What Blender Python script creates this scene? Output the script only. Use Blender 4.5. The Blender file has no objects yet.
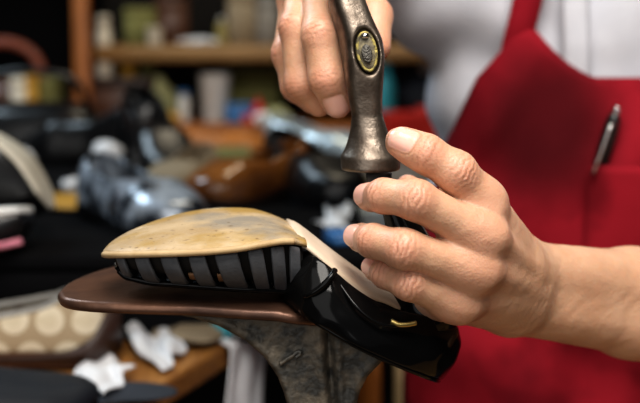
import bpy, bmesh, math, random
import numpy as np
from mathutils import Vector, Matrix

random.seed(7)
rng = np.random.RandomState(7)
sc = bpy.context.scene
col = sc.collection

# ------------------------------------------------------------------ camera
F = 1302.0                                     # focal length in pixels
CAM = np.array([0.0, 0.0, 1.0])
PITCH = math.radians(8.0)
FW = np.array([0, math.cos(PITCH), -math.sin(PITCH)])
UP = np.array([0, math.sin(PITCH), math.cos(PITCH)])
RT = np.array([1.0, 0, 0])

def P(px, py, d):
    """world point seen at (px, py) at depth d"""
    return CAM + FW * d + RT * ((px - 320) / F * d) + UP * ((201.5 - py) / F * d)

def Z(px, py, z):
    """world point seen at (px, py) on the horizontal plane z"""
    ray = FW + RT * ((px - 320) / F) + UP * ((201.5 - py) / F)
    return CAM + ray * ((z - CAM[2]) / ray[2])

def Y(px, py, y):
    ray = FW + RT * ((px - 320) / F) + UP * ((201.5 - py) / F)
    return CAM + ray * (y / ray[1])

cd = bpy.data.cameras.new('camera')
cam = bpy.data.objects.new('camera', cd)
col.objects.link(cam)
cam.location = CAM
cam.rotation_euler = (math.pi / 2 - PITCH, 0, 0)
cd.sensor_width = 36
cd.lens = F * 36 / 640
cd.clip_start = .02
cd.dof.use_dof = True
cd.dof.focus_distance = .612
cd.dof.aperture_fstop = 7.0
sc.camera = cam

# ------------------------------------------------------------------ tagging
def tag(o, label=None, cat=None, group=None, kind=None):
    if label: o['label'] = label
    if cat: o['category'] = cat
    if group: o['group'] = group
    if kind: o['kind'] = kind
    return o

def empty(name, loc, label=None, cat=None, group=None):
    o = bpy.data.objects.new(name, None)
    col.objects.link(o)
    o.location = Vector(loc)
    o.empty_display_size = .02
    return tag(o, label, cat, group)

def link(name, me, mat, parent=None, smooth=True):
    if mat is not None:
        me.materials.append(mat)
    o = bpy.data.objects.new(name, me)
    col.objects.link(o)
    if smooth:
        me.polygons.foreach_set('use_smooth', np.ones(len(me.polygons), bool))
    if parent is not None:
        o.parent = parent
        if parent.type == 'EMPTY' or True:
            o['_w'] = 0
            del o['_w']
    return o

def wpart(name, me, mat, parent, smooth=True):
    """mesh given in WORLD coordinates parented to a root sitting at root.location"""
    loc = Vector((0, 0, 0))
    p = parent
    while p is not None:
        loc += p.location
        p = p.parent
    me.transform(Matrix.Translation(-loc))
    return link(name, me, mat, parent, smooth)

def wthing(name, me, mat, label, cat, group=None, smooth=True):
    """single mesh thing given in world coordinates; origin moved to its base"""
    co = np.empty(len(me.vertices) * 3)
    me.vertices.foreach_get('co', co)
    co = co.reshape(-1, 3)
    b = (co.min(0) + co.max(0)) / 2
    b[2] = co[:, 2].min()
    me.transform(Matrix.Translation(-Vector(b)))
    o = link(name, me, mat, None, smooth)
    o.location = Vector(b)
    return tag(o, label, cat, group)

def copy_tree(o, parent=None):
    c = o.copy()
    col.objects.link(c)
    c.parent = parent
    for ch in list(o.children):
        copy_tree(ch, c)
    return c

# ------------------------------------------------------------------ meshes
def mesh_np(name, V, faces):
    me = bpy.data.meshes.new(name)
    V = np.asarray(V, float)
    me.from_pydata([tuple(v) for v in V], [], [tuple(int(i) for i in f) for f in faces])
    me.update()
    return me

def quads_np(name, V, Q):
    me = bpy.data.meshes.new(name)
    me.vertices.add(len(V))
    me.vertices.foreach_set('co', np.asarray(V, np.float32).ravel())
    me.loops.add(len(Q) * 4)
    me.loops.foreach_set('vertex_index', np.asarray(Q, np.int32).ravel())
    me.polygons.add(len(Q))
    me.polygons.foreach_set('loop_start', np.arange(0, len(Q) * 4, 4, dtype=np.int32))
    me.polygons.foreach_set('loop_total', np.full(len(Q), 4, np.int32))
    me.update(calc_edges=True)
    me.validate()
    return me

def grid_faces(n, m, closed_m=False, skip=None):
    f = []
    mm = m if closed_m else m - 1
    for i in range(n - 1):
        for j in range(mm):
            if skip and skip(i, j):
                continue
            f.append((i * m + j, i * m + (j + 1) % m, (i + 1) * m + (j + 1) % m, (i + 1) * m + j))
    return f

def loft(rings, caps=True):
    n, m = len(rings), len(rings[0])
    V = [tuple(p) for r in rings for p in r]
    f = grid_faces(n, m, True)
    if caps:
        f.append(tuple(range(m))[::-1])
        f.append(tuple((n - 1) * m + j for j in range(m)))
    return V, f

def fix_normals(me):
    bm = bmesh.new()
    bm.from_mesh(me)
    bmesh.ops.recalc_face_normals(bm, faces=bm.faces)
    bm.to_mesh(me)
    bm.free()
    return me

def loft_mesh(name, rings, caps=True):
    V, f = loft(rings, caps)
    return fix_normals(mesh_np(name, V, f))

def catmull(pts, n):
    pts = np.asarray(pts, float)
    k = len(pts)
    ext = np.vstack([2 * pts[0] - pts[1], pts, 2 * pts[-1] - pts[-2]])
    out = []
    for t in np.linspace(0, k - 1, n):
        i = min(int(t), k - 2)
        u = t - i
        a, b, c, d = ext[i], ext[i + 1], ext[i + 2], ext[i + 3]
        out.append(.5 * ((2 * b) + (c - a) * u + (2 * a - 5 * b + 4 * c - d) * u * u + (3 * b - a - 3 * c + d) * u ** 3))
    return np.array(out)

def tube(name, pts, r, n=40, m=10, r2=None):
    c = catmull(pts, n)
    rings = []
    up = np.array([0.1, 0.05, 1.0])
    for i in range(n):
        t = c[min(i + 1, n - 1)] - c[max(i - 1, 0)]
        t = t / np.linalg.norm(t)
        a = np.cross(t, up)
        if np.linalg.norm(a) < .05:
            a = np.cross(t, np.array([0, 1., 0]))
        a /= np.linalg.norm(a)
        b = np.cross(a, t)
        rr = r if not hasattr(r, '__len__') else np.interp(i / (n - 1), np.linspace(0, 1, len(r)), r)
        r_2 = rr if r2 is None else r2
        rings.append([c[i] + a * rr * math.cos(q) + b * r_2 * math.sin(q) for q in np.linspace(0, 2 * math.pi, m, endpoint=False)])
    return loft_mesh(name, rings)

def lathe(name, prof, m=28):
    """prof: list of (r, z)"""
    rings = [[(r * math.cos(q), r * math.sin(q), z) for q in np.linspace(0, 2 * math.pi, m, endpoint=False)] for r, z in prof]
    return loft_mesh(name, rings)

def rbox(name, sx, sy, sz, bev=.004, seg=2, z0=0):
    bm = bmesh.new()
    bmesh.ops.create_cube(bm, size=1)
    for v in bm.verts:
        v.co = Vector((v.co.x * sx, v.co.y * sy, (v.co.z + .5) * sz + z0))
    bmesh.ops.bevel(bm, geom=list(bm.edges), offset=bev, segments=seg, affect='EDGES', profile=.5)
    me = bpy.data.meshes.new(name)
    bm.to_mesh(me)
    bm.free()
    return me

def subdiv(o, lv=1):
    m = o.modifiers.new('sub', 'SUBSURF')
    m.levels = m.render_levels = lv
    return o

def solidify(o, t, off=-1):
    m = o.modifiers.new('thick', 'SOLIDIFY')
    m.thickness = t
    m.offset = off
    return o

# ------------------------------------------------------------------ signed distance modelling
def smin(a, b, k):
    h = np.clip(.5 + .5 * (b - a) / k, 0, 1)
    return b + (a - b) * h - k * h * (1 - h)

def smax(a, b, k):
    return -smin(-a, -b, k)

def cone(p, a, b, ra, rb):
    a = np.asarray(a); b = np.asarray(b)
    pa = p - a
    ba = b - a
    t = np.clip(pa @ ba / (ba @ ba), 0, 1)
    return np.linalg.norm(pa - t[:, None] * ba, axis=1) - (ra + (rb - ra) * t)

def ellipsoid(p, c, r, R=None):
    q = p - np.asarray(c)
    if R is not None:
        q = q @ np.asarray(R).T
    r = np.asarray(r)
    k0 = np.linalg.norm(q / r, axis=1)
    k1 = np.linalg.norm(q / (r * r), axis=1) + 1e-9
    return k0 * (k0 - 1) / k1

def poly2d(x, z, pts):
    """signed distance to a 2-D polygon"""
    pts = np.asarray(pts, float)
    d = np.full(len(x), 1e9)
    s = np.ones(len(x))
    n = len(pts)
    for i in range(n):
        a = pts[i]
        b = pts[i - 1]
        ex, ez = b - a
        wx, wz = x - a[0], z - a[1]
        t = np.clip((wx * ex + wz * ez) / (ex * ex + ez * ez + 1e-12), 0, 1)
        d = np.minimum(d, (wx - ex * t) ** 2 + (wz - ez * t) ** 2)
        c1 = z >= a[1]
        c2 = z < b[1]
        c3 = ex * wz > ez * wx
        flip = (c1 & c2 & c3) | (~c1 & ~c2 & ~c3)
        s = np.where(flip, -s, s)
    return s * np.sqrt(d)

def sdf_mesh(name, fn, lo, hi, h, relax=1):
    B = 8
    lo = np.asarray(lo, float)
    hi = np.asarray(hi, float)
    nb = np.ceil((hi - lo) / (h * B)).astype(int)
    N = nb * B
    bi = np.stack(np.meshgrid(*[np.arange(k) for k in nb], indexing='ij'), -1).reshape(-1, 3)
    ctr = lo + (bi * B + (B - 1) / 2) * h
    dc = fn(ctr)
    D = np.repeat(np.repeat(np.repeat(np.sign(dc).reshape(nb), B, 0), B, 1), B, 2).astype(np.float32)
    act = bi[np.abs(dc) < h * B * .87 * 1.6 + .002]
    off = np.stack(np.meshgrid(*[np.arange(B)] * 3, indexing='ij'), -1).reshape(-1, 3)
    step = 3000
    for s in range(0, len(act), step):
        idx = (act[s:s + step, None, :] * B + off[None]).reshape(-1, 3)
        D[idx[:, 0], idx[:, 1], idx[:, 2]] = fn(lo + idx * h)
    S = D < 0
    nx, ny, nz = D.shape
    c = np.zeros((nx - 1, ny - 1, nz - 1), np.int8)
    for a in (0, 1):
        for b in (0, 1):
            for e in (0, 1):
                c += S[a:nx - 1 + a, b:ny - 1 + b, e:nz - 1 + e]
    cells = np.argwhere((c > 0) & (c < 8))
    idm = np.full(c.shape, -1, np.int32)
    idm[cells[:, 0], cells[:, 1], cells[:, 2]] = np.arange(len(cells))
    acc = np.zeros((len(cells), 3))
    cnt = np.zeros(len(cells))
    for ax in range(3):
        o1, o2 = [k for k in range(3) if k != ax]
        for a in (0, 1):
            for b in (0, 1):
                q = np.zeros(3, int)
                q[o1], q[o2] = a, b
                e = np.zeros(3, int)
                e[ax] = 1
                i0 = cells + q
                i1 = i0 + e
                d0 = D[i0[:, 0], i0[:, 1], i0[:, 2]]
                d1 = D[i1[:, 0], i1[:, 1], i1[:, 2]]
                m = (d0 < 0) != (d1 < 0)
                t = d0 / np.where(m, d0 - d1, 1)
                pt = np.tile(q.astype(float), (len(cells), 1))
                pt[:, ax] += t
                acc[m] += pt[m]
                cnt[m] += 1
    V = lo + (cells + acc / cnt[:, None]) * h
    Q = []
    for ax in range(3):
        o1, o2 = [(1, 2), (2, 0), (0, 1)][ax]
        sl0 = [slice(1, -1)] * 3
        sl1 = [slice(1, -1)] * 3
        sl0[ax] = slice(0, -1)
        sl1[ax] = slice(1, None)
        A = S[tuple(sl0)]
        Bq = S[tuple(sl1)]
        e = np.argwhere(A != Bq)
        if not len(e):
            continue
        ins = A[e[:, 0], e[:, 1], e[:, 2]]
        g = e.copy()
        for k in range(3):
            if k != ax:
                g[:, k] += 1
        def cid(da, db):
            w = g.copy()
            w[:, o1] -= da
            w[:, o2] -= db
            return idm[w[:, 0], w[:, 1], w[:, 2]]
        q = np.stack([cid(0, 0), cid(1, 0), cid(1, 1), cid(0, 1)], 1)
        q[~ins] = q[~ins][:, ::-1]
        Q.append(q)
    Q = np.concatenate(Q)
    Q = Q[(Q >= 0).all(1)]
    for _ in range(relax):
        s = np.zeros_like(V)
        k = np.zeros(len(V))
        for a in range(4):
            for b in ((a + 1) % 4, (a + 3) % 4):
                np.add.at(s, Q[:, a], V[Q[:, b]])
                np.add.at(k, Q[:, a], 1)
        V = V * .5 + .5 * s / np.maximum(k, 1)[:, None]
    return V, Q

# ------------------------------------------------------------------ materials
def mat(name, c1, c2=None, scale=20, rough=.5, metal=0, bump=0, bscale=200, coat=0, detail=6, sss=0, spec=.5,
        ramp=(.35, .65), rough2=None, coord='Object', stretch=None, dist=0):
    m = bpy.data.materials.new(name)
    m.use_nodes = True
    nt = m.node_tree
    b = nt.nodes['Principled BSDF']
    b.inputs['Roughness'].default_value = rough
    b.inputs['Metallic'].default_value = metal
    b.inputs['Specular IOR Level'].default_value = spec
    b.inputs['Coat Weight'].default_value = coat
    b.inputs['Coat Roughness'].default_value = .05
    tc = nt.nodes.new('ShaderNodeTexCoord')
    src = tc.outputs[coord]
    if stretch:
        mp = nt.nodes.new('ShaderNodeMapping')
        mp.inputs['Scale'].default_value = stretch
        nt.links.new(src, mp.inputs['Vector'])
        src = mp.outputs['Vector']
    c2 = c2 or tuple(min(1, x * .8) for x in c1)
    n = nt.nodes.new('ShaderNodeTexNoise')
    n.inputs['Scale'].default_value = scale
    n.inputs['Detail'].default_value = detail
    n.inputs['Distortion'].default_value = dist
    nt.links.new(src, n.inputs['Vector'])
    r = nt.nodes.new('ShaderNodeValToRGB')
    r.color_ramp.elements[0].position, r.color_ramp.elements[1].position = ramp
    r.color_ramp.elements[0].color = (*c1, 1)
    r.color_ramp.elements[1].color = (*c2, 1)
    nt.links.new(n.outputs['Fac'], r.inputs['Fac'])
    nt.links.new(r.outputs['Color'], b.inputs['Base Color'])
    if rough2 is not None:
        mr = nt.nodes.new('ShaderNodeMapRange')
        mr.inputs['From Min'].default_value, mr.inputs['From Max'].default_value = ramp
        mr.inputs['To Min'].default_value, mr.inputs['To Max'].default_value = rough, rough2
        nt.links.new(n.outputs['Fac'], mr.inputs['Value'])
        nt.links.new(mr.outputs['Result'], b.inputs['Roughness'])
    if bump:
        n2 = nt.nodes.new('ShaderNodeTexNoise')
        n2.inputs['Scale'].default_value = bscale
        n2.inputs['Detail'].default_value = 4
        nt.links.new(src, n2.inputs['Vector'])
        bp = nt.nodes.new('ShaderNodeBump')
        bp.inputs['Strength'].default_value = bump
        bp.inputs['Distance'].default_value = .001
        nt.links.new(n2.outputs['Fac'], bp.inputs['Height'])
        nt.links.new(bp.outputs['Normal'], b.inputs['Normal'])
    if sss:
        b.inputs['Subsurface Weight'].default_value = sss
        b.inputs['Subsurface Radius'].default_value = (.006, .0025, .0012)
        b.inputs['Subsurface Scale'].default_value = 1.0
    return m

def wood(name, c1, c2, scale=14, rough=.5, axis='x'):
    st = {'x': (1, 9, 9), 'y': (9, 1, 9), 'z': (9, 9, 1)}[axis]
    return mat(name, c1, c2, scale=scale, rough=rough, stretch=st, bump=.25, bscale=60, dist=1.2)

# skin: attribute "tone": R redness, G nail, B crease
def skin_material():
    m = bpy.data.materials.new('skin')
    m.use_nodes = True
    nt = m.node_tree
    L = nt.links
    b = nt.nodes['Principled BSDF']
    at = nt.nodes.new('ShaderNodeVertexColor')
    at.layer_name = 'tone'
    sp = nt.nodes.new('ShaderNodeSeparateColor')
    L.new(at.outputs['Color'], sp.inputs['Color'])
    tc = nt.nodes.new('ShaderNodeTexCoord')
    n = nt.nodes.new('ShaderNodeTexNoise')
    n.inputs['Scale'].default_value = 48
    n.inputs['Detail'].default_value = 8
    L.new(tc.outputs['Object'], n.inputs['Vector'])
    r = nt.nodes.new('ShaderNodeValToRGB')
    r.color_ramp.elements[0].position, r.color_ramp.elements[1].position = .3, .7
    r.color_ramp.elements[0].color = (.55, .310, .195, 1)
    r.color_ramp.elements[1].color = (.65, .400, .265, 1)
    L.new(n.outputs['Fac'], r.inputs['Fac'])

    def mix(fac, a, colr):
        x = nt.nodes.new('ShaderNodeMix')
        x.data_type = 'RGBA'
        L.new(fac, x.inputs['Factor'])
        L.new(a, x.inputs['A'])
        x.inputs['B'].default_value = (*colr, 1)
        return x.outputs['Result']
    c = mix(sp.outputs['Red'], r.outputs['Color'], (.60, .255, .185))
    c = mix(sp.outputs['Blue'], c, (.30, .125, .06))
    c = mix(sp.outputs['Green'], c, (.74, .43, .35))
    L.new(c, b.inputs['Base Color'])
    ro = nt.nodes.new('ShaderNodeMapRange')
    ro.inputs['To Min'].default_value = .44
    ro.inputs['To Max'].default_value = .25
    L.new(sp.outputs['Green'], ro.inputs['Value'])
    L.new(ro.outputs['Result'], b.inputs['Roughness'])
    b.inputs['Specular IOR Level'].default_value = .45
    b.inputs['Subsurface Weight'].default_value = .22
    b.inputs['Subsurface Radius'].default_value = (.005, .002, .001)
    b.inputs['Subsurface Scale'].default_value = 1.0
    v = nt.nodes.new('ShaderNodeTexVoronoi')
    v.inputs['Scale'].default_value = 900
    L.new(tc.outputs['Object'], v.inputs['Vector'])
    n2 = nt.nodes.new('ShaderNodeTexNoise')
    n2.inputs['Scale'].default_value = 260
    n2.inputs['Detail'].default_value = 6
    L.new(tc.outputs['Object'], n2.inputs['Vector'])
    ad = nt.nodes.new('ShaderNodeMath')
    ad.operation = 'MULTIPLY_ADD'
    L.new(v.outputs['Distance'], ad.inputs[0])
    ad.inputs[1].default_value = .35
    L.new(n2.outputs['Fac'], ad.inputs[2])
    nm = nt.nodes.new('ShaderNodeMath')
    nm.operation = 'SUBTRACT'
    nm.use_clamp = True
    nm.inputs[0].default_value = 1
    L.new(sp.outputs['Green'], nm.inputs[1])
    ml = nt.nodes.new('ShaderNodeMath')
    ml.operation = 'MULTIPLY'
    L.new(ad.outputs[0], ml.inputs[0])
    L.new(nm.outputs[0], ml.inputs[1])
    bp = nt.nodes.new('ShaderNodeBump')
    bp.inputs['Strength'].default_value = .38
    bp.inputs['Distance'].default_value = .0009
    L.new(ml.outputs[0], bp.inputs['Height'])
    L.new(bp.outputs['Normal'], b.inputs['Normal'])
    return m

M = {}
M['skin'] = skin_material()
M['shirt'] = mat('white cotton', (.44, .44, .48), (.50, .50, .54), scale=30, rough=.85, bump=.2, bscale=700)
M['trousers'] = mat('dark trousers', (.03, .03, .04), rough=.9)
M['hair'] = mat('black hair', (.015, .012, .01), rough=.4)
def sole_material():
    m = mat('raw tan sole leather', (.47, .35, .21), (.34, .235, .12), scale=34, rough=.5, bump=.55, bscale=420, detail=12, ramp=(.40, .66))
    nt = m.node_tree
    L = nt.links
    b = nt.nodes['Principled BSDF']
    src = b.inputs['Base Color'].links[0].from_socket
    tc = nt.nodes.new('ShaderNodeTexCoord')
    for sc_, lo_, hi_, c_, amt, st in ((28, .50, .62, (.34, .21, .05), .9, (1, 1, 1)), (21, .55, .66, (.20, .185, .16), .8, (1, 1, 1)), (260, .62, .70, (.14, .085, .04), .8, (1, 1, 1)), (90, .66, .72, (.80, .70, .52), .8, (.25, 2.2, 1))):
        mp = nt.nodes.new('ShaderNodeMapping')
        mp.inputs['Scale'].default_value = st
        mp.inputs['Location'].default_value = (sc_ * .37, sc_ * .11, 0)
        L.new(tc.outputs['Object'], mp.inputs['Vector'])
        n = nt.nodes.new('ShaderNodeTexNoise')
        n.inputs['Scale'].default_value = sc_
        n.inputs['Detail'].default_value = 7
        L.new(mp.outputs['Vector'], n.inputs['Vector'])
        r = nt.nodes.new('ShaderNodeMapRange')
        r.inputs['From Min'].default_value, r.inputs['From Max'].default_value = lo_, hi_
        r.inputs['To Max'].default_value = amt
        L.new(n.outputs['Fac'], r.inputs['Value'])
        x = nt.nodes.new('ShaderNodeMix')
        x.data_type = 'RGBA'
        L.new(r.outputs['Result'], x.inputs['Factor'])
        L.new(src, x.inputs['A'])
        x.inputs['B'].default_value = (*c_, 1)
        src = x.outputs['Result']
    L.new(src, b.inputs['Base Color'])
    return m
M['leather_sole'] = sole_material()
M['sole_edge'] = mat('sole edge', (.50, .36, .20), (.40, .27, .13), scale=90, rough=.6)
M['shank'] = mat('cream shank leather', (.66, .54, .42), (.58, .46, .34), scale=40, rough=.45)
M['patent'] = mat('black patent leather', (.003, .003, .0035), (.005, .005, .005), rough=.13, bump=.06, bscale=70, spec=.2)
M['strap'] = mat('matte black strap', (.060, .063, .070), (.085, .089, .097), scale=120, rough=.55, bump=.25, bscale=800)
M['lining'] = mat('dark lining', (.012, .011, .010), rough=.8)
M['tanlining'] = mat('tan lining', (.30, .16, .08), rough=.7)
M['iron'] = mat('dark cast iron', (.055, .053, .048), (.24, .20, .15), scale=110, rough=.5, metal=.35, bump=.9, bscale=330, detail=12, ramp=(.40, .74), rough2=.7)
M['iron_top'] = mat('worn brown iron', (.20, .105, .068), (.075, .040, .028), scale=30, rough=.30, metal=.6, bump=.3, bscale=150, detail=8, rough2=.45)
M['steel'] = mat('worn hammer steel', (.20, .165, .135), (.085, .066, .052), scale=120, rough=.33, metal=.85, bump=.22, bscale=700, detail=14, rough2=.5, ramp=(.36, .66))
M['chrome'] = mat('bright steel', (.7, .7, .7), rough=.2, metal=1)
M['handle'] = mat('handle end wood', (.26, .22, .13), (.10, .085, .06), scale=300, rough=.7, bump=.6, bscale=500)
M['yellow'] = mat('yellow paint', (.42, .34, .10), (.10, .085, .05), scale=330, ramp=(.45, .58), rough=.6)
M['wood'] = wood('orange wood', (.40, .19, .05), (.26, .11, .03), axis='y')
M['woodx'] = wood('shelf wood', (.36, .21, .085), (.24, .13, .045), axis='x')
M['woodz'] = wood('post wood', (.36, .12, .02), (.24, .075, .012), axis='z')
M['pale'] = wood('pale wood', (.62, .46, .26), (.5, .35, .18), axis='z')
M['blackbox'] = mat('black painted board', (.006, .006, .007), rough=.9, bump=.2, spec=.08)
M['black'] = mat('black leather', (.008, .008, .009), rough=.28, bump=.3, bscale=90)
M['brownshoe'] = mat('brown polished leather', (.34, .13, .03), (.20, .07, .02), scale=25, rough=.16, coat=.3)
M['beige'] = mat('beige suede', (.30, .24, .16), rough=.8)
M['white'] = mat('white plastic', (.75, .75, .73), rough=.35)
M['paper'] = mat('white paper', (.80, .81, .84), rough=.8)
M['cream'] = mat('cream rubber', (.72, .67, .56), rough=.5)
M['green'] = mat('yellow green fabric', (.22, .21, .07), (.14, .15, .05), rough=.8)
M['greenpale'] = mat('pale green bag', (.50, .50, .26), (.38, .38, .18), rough=.6, scale=15)
M['blue'] = mat('blue plastic', (.05, .19, .45), rough=.4)
M['teal'] = mat('teal plastic', (.05, .34, .42), rough=.35)
M['redbin'] = mat('red plastic', (.62, .03, .02), rough=.4)
M['pink'] = mat('pink rubber', (.72, .26, .34), rough=.6)
M['darkblue'] = mat('dark blue cloth', (.016, .022, .035), rough=.7)
M['palecloth'] = mat('pale blue cloth', (.55, .62, .66), (.45, .52, .58), rough=.8)
M['grey'] = mat('grey cloth', (.30, .29, .27), rough=.8)
M['orange'] = mat('orange plastic', (.48, .17, .025), rough=.4)
M['amber'] = mat('amber card', (.52, .28, .03), rough=.6)
M['brown'] = mat('dark brown leather', (.10, .04, .02), rough=.4)
M['darkbrown'] = mat('trim leather', (.045, .022, .016), rough=.45)
M['redbrown'] = mat('red brown leather', (.32, .09, .05), rough=.45)
M['silver'] = mat('crinkled silver leather with painted highlights', (.42, .48, .56), (.02, .025, .035), scale=40, rough=.26, metal=.25, bump=.9, bscale=60, ramp=(.42, .60))  # pale patches also put the blue-white highlights into the colour
M['wall'] = mat('grimy wall', (.035, .030, .025), (.02, .018, .015), scale=4, rough=.9)
M['floor'] = mat('dark floor', (.03, .026, .022), (.018, .016, .014), scale=6, rough=.7)
M['ceiling'] = mat('ceiling paint', (.3, .29, .27), rough=.9)

XC_, YC_ = .245, 1.075
def apron_material():
    m = mat('red apron cloth', (.31, .014, .026), (.23, .009, .018), scale=9, rough=.9, bump=.25, bscale=900, spec=.12)
    nt = m.node_tree
    b = nt.nodes['Principled BSDF']
    src = b.inputs['Base Color'].links[0].from_socket
    tc = nt.nodes.new('ShaderNodeTexCoord')
    n = nt.nodes.new('ShaderNodeTexNoise')
    n.inputs['Scale'].default_value = 15
    n.inputs['Detail'].default_value = 5
    nt.links.new(tc.outputs['Object'], n.inputs['Vector'])
    r = nt.nodes.new('ShaderNodeMapRange')
    r.inputs['From Min'].default_value = .45
    r.inputs['From Max'].default_value = .60
    nt.links.new(n.outputs['Fac'], r.inputs['Value'])
    x = nt.nodes.new('ShaderNodeMix')
    x.data_type = 'RGBA'
    nt.links.new(r.outputs['Result'], x.inputs['Factor'])
    nt.links.new(src, x.inputs['A'])
    x.inputs['B'].default_value = (.15, .006, .012, 1)
    # large darker patch on the chest, its edge broken by noise
    vm = nt.nodes.new('ShaderNodeVectorMath')
    vm.operation = 'DISTANCE'
    nt.links.new(tc.outputs['Object'], vm.inputs[0])
    q = P(543, 128, .95) - np.array([XC_, YC_, 0])
    vm.inputs[1].default_value = tuple(q)
    ad = nt.nodes.new('ShaderNodeMath')
    ad.operation = 'MULTIPLY_ADD'
    nt.links.new(n.outputs['Fac'], ad.inputs[0])
    ad.inputs[1].default_value = .045
    nt.links.new(vm.outputs['Value'], ad.inputs[2])
    r3 = nt.nodes.new('ShaderNodeMapRange')
    r3.interpolation_type = 'SMOOTHSTEP'
    r3.inputs['From Min'].default_value, r3.inputs['From Max'].default_value = .045, .095
    r3.inputs['To Min'].default_value, r3.inputs['To Max'].default_value = .92, 0
    nt.links.new(ad.outputs[0], r3.inputs['Value'])
    x2 = nt.nodes.new('ShaderNodeMix')
    x2.data_type = 'RGBA'
    nt.links.new(r3.outputs['Result'], x2.inputs['Factor'])
    nt.links.new(x.outputs['Result'], x2.inputs['A'])
    x2.inputs['B'].default_value = (.07, .005, .008, 1)
    nt.links.new(x2.outputs['Result'], b.inputs['Base Color'])
    return m
M['apron'] = apron_material()

def monogram_material():
    """beige canvas woven with rows of open rings"""
    m = mat('ring pattern canvas', (.46, .37, .25), rough=.8)
    nt = m.node_tree
    L = nt.links
    b = nt.nodes['Principled BSDF']
    tc = nt.nodes.new('ShaderNodeTexCoord')
    sx = nt.nodes.new('ShaderNodeSeparateXYZ')
    L.new(tc.outputs['Object'], sx.inputs[0])

    def mth(op, a, bb=None, c=None):
        n = nt.nodes.new('ShaderNodeMath')
        n.operation = op
        for i, v in enumerate((a, bb, c)):
            if v is None: continue
            if isinstance(v, (int, float)): n.inputs[i].default_value = v
            else: L.new(v, n.inputs[i])
        return n.outputs[0]
    per = .027
    rows = mth('DIVIDE', sx.outputs['Z'], per * .95)
    ri = mth('FLOOR', rows)
    fz = mth('SUBTRACT', mth('FRACT', rows), .5)
    u = mth('ADD', mth('DIVIDE', sx.outputs['X'], per), mth('MULTIPLY', ri, .5))
    fx = mth('SUBTRACT', mth('FRACT', u), .5)
    r = mth('SQRT', mth('ADD', mth('MULTIPLY', fx, fx), mth('MULTIPLY', fz, fz)))
    disc = mth('LESS_THAN', r, .40)
    inner = mth('LESS_THAN', r, .20)
    gap = mth('MULTIPLY', mth('GREATER_THAN', fx, .05), mth('LESS_THAN', mth('ABSOLUTE', fz), .12))
    x = nt.nodes.new('ShaderNodeMix'); x.data_type = 'RGBA'
    L.new(disc, x.inputs['Factor'])
    x.inputs['A'].default_value = (.34, .26, .165, 1)
    x.inputs['B'].default_value = (.60, .52, .39, 1)
    y = nt.nodes.new('ShaderNodeMix'); y.data_type = 'RGBA'
    L.new(mth('MAXIMUM', inner, mth('MULTIPLY', gap, disc)), y.inputs['Factor'])
    L.new(x.outputs['Result'], y.inputs['A'])
    y.inputs['B'].default_value = (.54, .46, .33, 1)
    L.new(y.outputs['Result'], b.inputs['Base Color'])
    return m
M['monogram'] = monogram_material()

# ------------------------------------------------------------------ the room
def struct(name, me, m):
    o = link(name, me, m, None, False)
    o['kind'] = 'structure'
    return o

def slab(name, c, s, m):
    me = rbox(name, s[0], s[1], s[2], bev=.002, seg=1, z0=-s[2] / 2)
    o = struct(name, me, m)
    o.location = c
    return o
slab('floor', (0, .7, -.02), (4.4, 4.6, .04), M['floor'])
slab('ceiling', (0, .7, 2.62), (4.4, 4.6, .04), M['ceiling'])
slab('wall_back', (0, 2.50, 1.3), (4.4, .04, 2.6), M['wall'])
slab('wall_left', (-1.9, .7, 1.3), (.04, 3.6, 2.6), M['wall'])
slab('wall_right', (1.9, .7, 1.3), (.04, 3.6, 2.6), M['wall'])

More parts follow.
